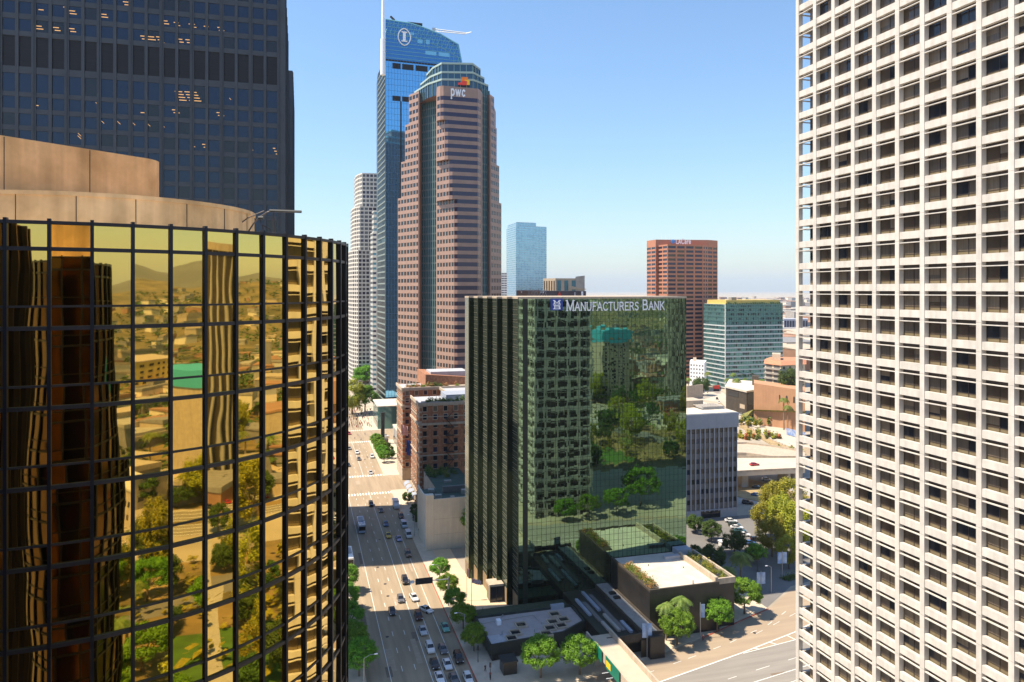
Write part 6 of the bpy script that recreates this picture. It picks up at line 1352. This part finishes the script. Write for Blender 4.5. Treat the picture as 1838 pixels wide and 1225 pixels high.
mb = MB(); mb.box(x - 3, x + 3, y - 2, y + 2, .1, 3); mb.build('plinth', M['greyw'], tw); mb = MB(); mb.box(x - 1, x + 1, y - .8, y + .8, 3, 18); mb.build('shaft', M['poled'], tw)
for i, (u0, v0, v1, zt, lab, m) in enumerate([(52, 372, 432, 9, 'low pale street building beside the row of bright trees', 'concg'), (47, 470, 500, 14, 'teal glass podium at the foot of the blue tower', 'teal')]):
    b = thing('street_building', lab, 'building', (u0 + 6, v0, 0)); mb = MB(); mb.box(u0, u0 + 22, v0, v1, .1, zt); mb.build('walls', M[m], b); mb = MB(); mb.box(u0 - .2, u0 + 22.2, v0 - .2, v1 + .2, zt, zt + .6); mb.build('roof', M['roof'], b); mb = MB(); mb.ob((u0, v1), (u0, v0), 3, v1 - v0 - 3, 1, 4, 0, .1); mb.build('shop_windows', M['gdark'], b)
M['asphw'] = mat('worn_freeway_concrete', (.24, .205, .155), .92, var=.15, scale=.08, detail=8); M['oldtile'] = mat('faded_tile', (.34, .19, .12), .9, var=.2, scale=.05); M['scrub'] = mat('scrub_slope', (.07, .085, .022), .95, var=.5, scale=.05, col2=(.24, .16, .065), detail=8); M['lawn'] = mat('lawn', (.06, .13, .015), .95, var=.3, scale=.2)
# ---------------------------------------------------------------- what the mirror facades see: freeway, slopes, town behind the viewpoint
def pol(az, d): a = radians(az); return (-4 + d * cos(a), 32 + d * sin(a))
def arc_sheet(name, a0, a1, r0, r1, z, m, n=14, dr=0):
    pts = [pol(a0 + (a1 - a0) * k / n, r0 + dr * k / n) for k in range(n + 1)] + [pol(a1 + (a0 - a1) * k / n, r1 + dr * (n - k) / n) for k in range(n + 1)]
    sheet(name, pts, z, m)
arc_sheet('freeway_road', -75, 25, 238, 251, .05, M['asphw'], dr=50, n=40); arc_sheet('freeway_road', -75, 25, 258, 271, .05, M['asphw'], dr=50, n=40); arc_sheet('median_strip', -75, 25, 251.2, 257.8, .03, M['scrub'], dr=50, n=40)
for q in (238.6, 242.2, 246.4, 250.4, 258.6, 262.2, 266.4, 270.4): arc_sheet('lane_line', -75, 25, q - .2, q + .2, .07, M['linem'], dr=50, n=40)
arc_sheet('freeway_road', -75, 12, 372, 390, .05, M['stone'], dr=-30); arc_sheet('slope', -75, 8, 120, 236, .01, M['scrub']); arc_sheet('lawn', -42, 2, 128, 172, .03, M['lawn']); arc_sheet('lawn', -66, -50, 195, 232, .03, M['dirt']); arc_sheet('slope', -80, 12, 290, 371, .012, M['scrub']); arc_sheet('slope', -80, 12, 391, 1000, .012, M['scrub'])
arc_sheet('slip_road', -80, -10, 176, 190, .06, M['asphd'], dr=30)
a, b = pol(-30, 120), pol(-28.5, 1200); L = wall_t(a, b); sheet('hill_road', [(a[0] - 6, a[1] - 8), (a[0] + 6, a[1] + 8), (b[0] + 6, b[1] + 8), (b[0] - 6, b[1] - 8)], .08, M['concg'])
t = thing('fluted_tower', 'dark fluted tower seen only in reflections', 'tower', pol(-28.5, 350) + (0,)); x, y = t.location[0], t.location[1]
mb = MB(); mb.cyl(x, y, 0, 106, 22, 25, 40); mb.build('walls', M['brownw'], t); mb = MB(); mb.cyl(x, y, 106, 109, 26, 26, 40); mb.build('cornice', M['stone'], t); mb = MB()
for k in range(40): a = 2 * pi * k / 40; mb.box(x + 24.6 * cos(a) - .5, x + 24.6 * cos(a) + .5, y + 24.6 * sin(a) - .5, y + 24.6 * sin(a) + .5, 0, 106)
mb.build('ribs', M['concg'], t)
def bld(name, lab, az, d, sx, sy, h, m, m2, band=None):
    x, y = pol(az, d); t = thing(name, lab, 'building', (x, y, 0)); mb = MB(); mb.box(x - sx, x + sx, y - sy, y + sy, 0, h); mb.build('walls', m, t); mb = MB(); mb.box(x - sx - .5, x + sx + .5, y - sy - .5, y + sy + .5, h, h + (band or .8)); mb.build('roof_band', m2, t)
    mb = MB()
    for k in range(int(sx * 2 / 7)):
        for z in range(3, int(h) - 3, 5): mb.box(x - sx + 2 + k * 7, x - sx + 5 + k * 7, y + sy, y + sy + .2, z, z + 2)
        for z in range(3, int(h) - 3, 5): mb.box(x - sx - .2, x - sx, y - sy + 2 + k * 4, y - sy + 4 + k * 4, z, z + 2)
    mb.build('windows', M['gdark'], t)
bld('school_building', 'white building with turquoise top band seen only in reflections', -40, 324, 13, 17, 47, M['stone'], mat('turquoise_band', (.06, .40, .52), .6, var=0), 9)
bld('apartment_building', 'yellow apartment block seen only in reflections', -56, 640, 34, 26, 32, M['yellow'], M['stone']); bld('hall_building', 'pale hall seen only in reflections', -20, 560, 50, 32, 20, M['stone'], M['roof']); bld('deck_building', 'long cream roofed building seen only in reflections', -63, 300, 40, 26, 14, M['stone'], M['roof'])
bld('office_building', 'cream office seen only in reflections', -6, 480, 30, 40, 22, M['stone'], M['roof']); bld('shed_building', 'red roofed hall seen only in reflections', -33, 700, 40, 20, 16, M['stone'], M['tile'])
r = random.Random(5)
for i in range(150):
    az, d = r.uniform(-72, 6), r.choice((r.uniform(125, 235), r.uniform(125, 235), r.uniform(330, 440), r.uniform(420, 560)))
    if abs(az + 29.5) * d / 57 < 12: continue
    x, y = pol(az, d); 
    if 84 < x < 112 and 48 < y < 118: continue
    k = r.choice(('ficus', 'dark', 'olive', 'dark', 'dark', 'palm')); place(k, (x, y, 0), {'ficus': 'round tree on the slope behind the viewpoint', 'dark': 'dark tree on the slope behind the viewpoint', 'olive': 'eucalyptus on the slope behind the viewpoint', 'palm': 'palm on the slope behind the viewpoint'}[k], r.uniform(.9, 1.7), None, {'ficus': 'slope round trees', 'dark': 'slope dark trees', 'olive': 'slope eucalyptus trees', 'palm': 'slope palms'}[k])
for x, y, s, lab in ((97, 121.5, 1.0, 'round tree at the south foot of the white grid tower, left one'), (107, 120, 1.1, 'round tree at the south foot of the white grid tower, middle one'), (119, 119, 1.25, 'round tree at the south foot of the white grid tower, right one'), (133, 112, 1.9, 'large tree west of the white grid tower')): place('ficus', (x, y, 0), lab, s)
def town(name, az0, az1, d0, d1, n, seed, lab, zf, hm=(4, 9), wm=(5, 14), origin=(-4, 32)):
    r = random.Random(seed); ms = [M['stone'], M['concg'], M['oldtile'], M['beige'], M['roofd']]; mbs = [MB() for _ in ms]
    for i in range(n):
        az = r.uniform(az0, az1); d = d0 + (d1 - d0) * r.random() ** .8; a = radians(az); x, y = origin[0] + d * cos(a), origin[1] + d * sin(a); z = zf(x, y); sx, sy, h = r.uniform(*wm), r.uniform(*wm), r.uniform(*hm)
        if r.random() < .06: h *= 2.5
        k = r.randrange(len(ms)); mb = mbs[k]; mb.box(x - sx, x + sx, y - sy, y + sy, z - 8, z + h); mbs[r.choice((0, 2, 4, 1))].prism(rect(x - sx - .4, x + sx + .4, y - sy - .4, y + sy + .4), z + h, [z + h + .5, z + h + .5, z + h + 2.5, z + h + 2.5])
    big = MB(); idx = []
    for k, mb in enumerate(mbs): o = len(big.v); big.v += mb.v; big.f += [tuple(q + o for q in f) for f in mb.f]; idx += [k] * len(mb.f)
    ob = big.build(name, ms[0], None, None, False, label=lab, cat='town', kind='stuff')
    for m in ms[1:]: ob.data.materials.append(m)
    for p, k in zip(ob.data.polygons, idx): p.material_index = k
def wood(name, az0, az1, d0, d1, n, seed, lab, zf, s=(3, 7), origin=(-4, 32), m='dark'):
    r = random.Random(seed); mb = MB()
    for i in range(n):
        az = r.uniform(az0, az1); d = d0 + (d1 - d0) * r.random() ** .8; a = radians(az); x, y = origin[0] + d * cos(a), origin[1] + d * sin(a); z = zf(x, y); q = r.uniform(*s)
        for j in range(9):
            px, py, pz = x + r.gauss(0, q * .5), y + r.gauss(0, q * .5), z + q * r.uniform(.3, 1.5); e = q * r.uniform(.3, .6); b = r.uniform(0, pi)
            mb.quad((px - e * cos(b), py - e * sin(b), pz - e * .3), (px + e * sin(b) * .8, py - e * cos(b) * .8, pz + e * r.uniform(-.3, .6)), (px + e * cos(b), py + e * sin(b), pz + e * .4), (px - e * sin(b) * .8, py + e * cos(b) * .8, pz + e * r.uniform(-.3, .6)))
    return mb.build(name, LM[m], None, None, False, label=lab, cat='trees', kind='stuff')
zero = lambda x, y: 0
def hz(x, y):
    d = hypot(x, y); f = max(0, min(1, (d - 900) / 1500)); return f * (75 + 55 * sin(x * .0031 + 1) * cos(y * .0027) + 35 * sin(x * .0075) * sin(y * .0068 + 2))
hb = MB(); na, nd = 60, 26
for i in range(na + 1):
    for j in range(nd + 1):
        az = radians(-85 + 100 * i / na); d = 880 + (3400 - 880) * j / nd; x, y = d * cos(az), d * sin(az); hb.v.append((x, y, max(.0, hz(x, y)) + (.02 if j else -.5)))
for i in range(na):
    for j in range(nd): a = i * (nd + 1) + j; hb.f.append((a, a + nd + 1, a + nd + 2, a + 1))
struct('hills', hb, mat('scrub_hillside', (.085, .095, .035), .95, var=.4, scale=.012, col2=(.20, .15, .07), detail=8))
mt = MB(); n = 70
for i in range(n + 1):
    az = radians(-95 + 130 * i / n); z = 330 + 190 * sin(i * .33) * sin(i * .11 + 1) + 60 * sin(i * 1.3)
    for d, h in ((7000, 0), (8200, z * .55), (9400, max(120, z)), (11500, 0)): mt.v.append((d * cos(az), d * sin(az), h))
for i in range(n):
    for k in range(3): a = i * 4 + k; mt.f.append((a, a + 4, a + 5, a + 1))
struct('mountains', mt, mat('dry_mountain', (.12, .11, .085), .95, var=.25, scale=.002))
town('near_town', -78, 8, 300, 980, 420, 13, 'houses and sheds below the hills behind the viewpoint', zero, (4, 15), (5, 17))
wood('near_woods', -78, 6, 292, 980, 3600, 14, 'woods below the hills behind the viewpoint', zero, (2.5, 6)); wood('slope_scrub', -78, 4, 118, 236, 420, 15, 'scrub on the near slope behind the viewpoint', zero, (1.2, 3), (-4, 32), 'olive')
rr = random.Random(4)
for i in range(64):
    az = rr.uniform(-74, 4); f = (az + 75) / 100; d = rr.choice((226 + 50 * f, 280 + 50 * f, 300, 330)) + rr.uniform(-6, 10); x, y = pol(az, d)
    if hypot(x - pol(-40, 324)[0], y - pol(-40, 324)[1]) < 26 or hypot(x - pol(-28.5, 350)[0], y - pol(-28.5, 350)[1]) < 32 or (84 < x < 112 and 48 < y < 118): continue
    place(rr.choice(('dark', 'dark', 'olive')), (x, y, 0), 'tree beside the freeway behind the viewpoint', rr.uniform(1.2, 2.1), None, 'trees beside the freeway behind the viewpoint')
for i in range(26):
    az = rr.uniform(-70, 8); f = (az + 75) / 100; d = 238 + 50 * f + rr.choice((2, 5.8, 9.6, 22, 25.8, 30)); x, y = pol(az, d); place(rr.choice(('sedan', 'suv', 'hatch')), (x, y, .08), 'car on the freeway behind the viewpoint', 1.0, radians(az), 'cars on the freeway behind the viewpoint', rr.choice((WH, SI, GY, BK, RD)))
town('hillside_town', -82, 12, 430, 2600, 1100, 3, 'scattered houses on the hills behind the viewpoint', hz)
wood('hillside_woods', -82, 12, 420, 2600, 6500, 4, 'woods on the hills behind the viewpoint', hz)
town('distant_city', 46, 92, 760, 7000, 9000, 7, 'hazy far city of low roofs between the towers', zero, (4, 14), (7, 26), (0, 0))
wood('distant_trees', 46, 92, 640, 6500, 4200, 8, 'far city trees between the low roofs', zero, (4, 9), (0, 0))
town('distant_city', 20, 46, 700, 5000, 500, 9, 'far city of low roofs to the right', zero, (4, 14), (7, 26), (0, 0))
# ---------------------------------------------------------------- air, sky, sun, camera
HZ = 26000.0
hm = bpy.data.materials.new('haze_air'); hm.use_nodes = True; nt = hm.node_tree; nt.nodes.clear(); o = nt.nodes.new('ShaderNodeOutputMaterial'); pv = nt.nodes.new('ShaderNodeVolumePrincipled')
pv.inputs['Color'].default_value = (.76, .88, 1, 1); pv.inputs['Density'].default_value = HAZE; pv.inputs['Anisotropy'].default_value = .0; nt.links.new(pv.outputs[0], o.inputs['Volume'])
if HAZE > 0:
    mb = MB(); mb.box(-33000, 33000, -33000, 33000, -1.0, 620.0); mb.build('haze', hm, None, None, False, kind='stuff', label='thin pale haze over the whole city', cat='haze')
w = bpy.data.worlds.new('World'); SC.world = w; w.use_nodes = True; nt = w.node_tree; bg = nt.nodes['Background']
sk = nt.nodes.new('ShaderNodeTexSky'); sk.sky_type = 'NISHITA'; sk.sun_disc = False; sk.sun_elevation = radians(60); sk.sun_rotation = radians(279.8); sk.altitude = 100; sk.air_density = 1.35; sk.dust_density = .5; sk.ozone_density = 8
nt.links.new(sk.outputs[0], bg.inputs[0]); bg.inputs[1].default_value = SKY
sd = bpy.data.lights.new('sun', 'SUN'); sd.energy = SUN; sd.angle = radians(.5); sd.color = (1, .88, .70); so = bpy.data.objects.new('sun', sd); COL.objects.link(so)
import mathutils
el = radians(60); so.rotation_euler = mathutils.Vector((.985 * cos(el), -.17 * cos(el), -sin(el))).to_track_quat('-Z', 'Y').to_euler()
cd = bpy.data.cameras.new('camera'); co = bpy.data.objects.new('camera', cd); COL.objects.link(co); co.location = (0, 0, H); co.rotation_euler = (radians(90), 0, -YAW)
cd.sensor_width = 36; cd.lens = 36 * F / 1838; cd.shift_y = -91.5 / 1838; cd.clip_start = .3; cd.clip_end = 80000
SC.camera = co
SC.render.engine = 'CYCLES'; cy = SC.cycles; cy.use_denoising = True; cy.max_bounces = 7; cy.glossy_bounces = 5; cy.diffuse_bounces = 3; cy.transmission_bounces = 2; cy.volume_bounces = 0; cy.caustics_reflective = False; cy.caustics_refractive = False; cy.sample_clamp_indirect = 6
SC.view_settings.view_transform = 'Standard'; SC.view_settings.look = 'None'; SC.view_settings.exposure = EXPO; SC.view_settings.gamma = 1
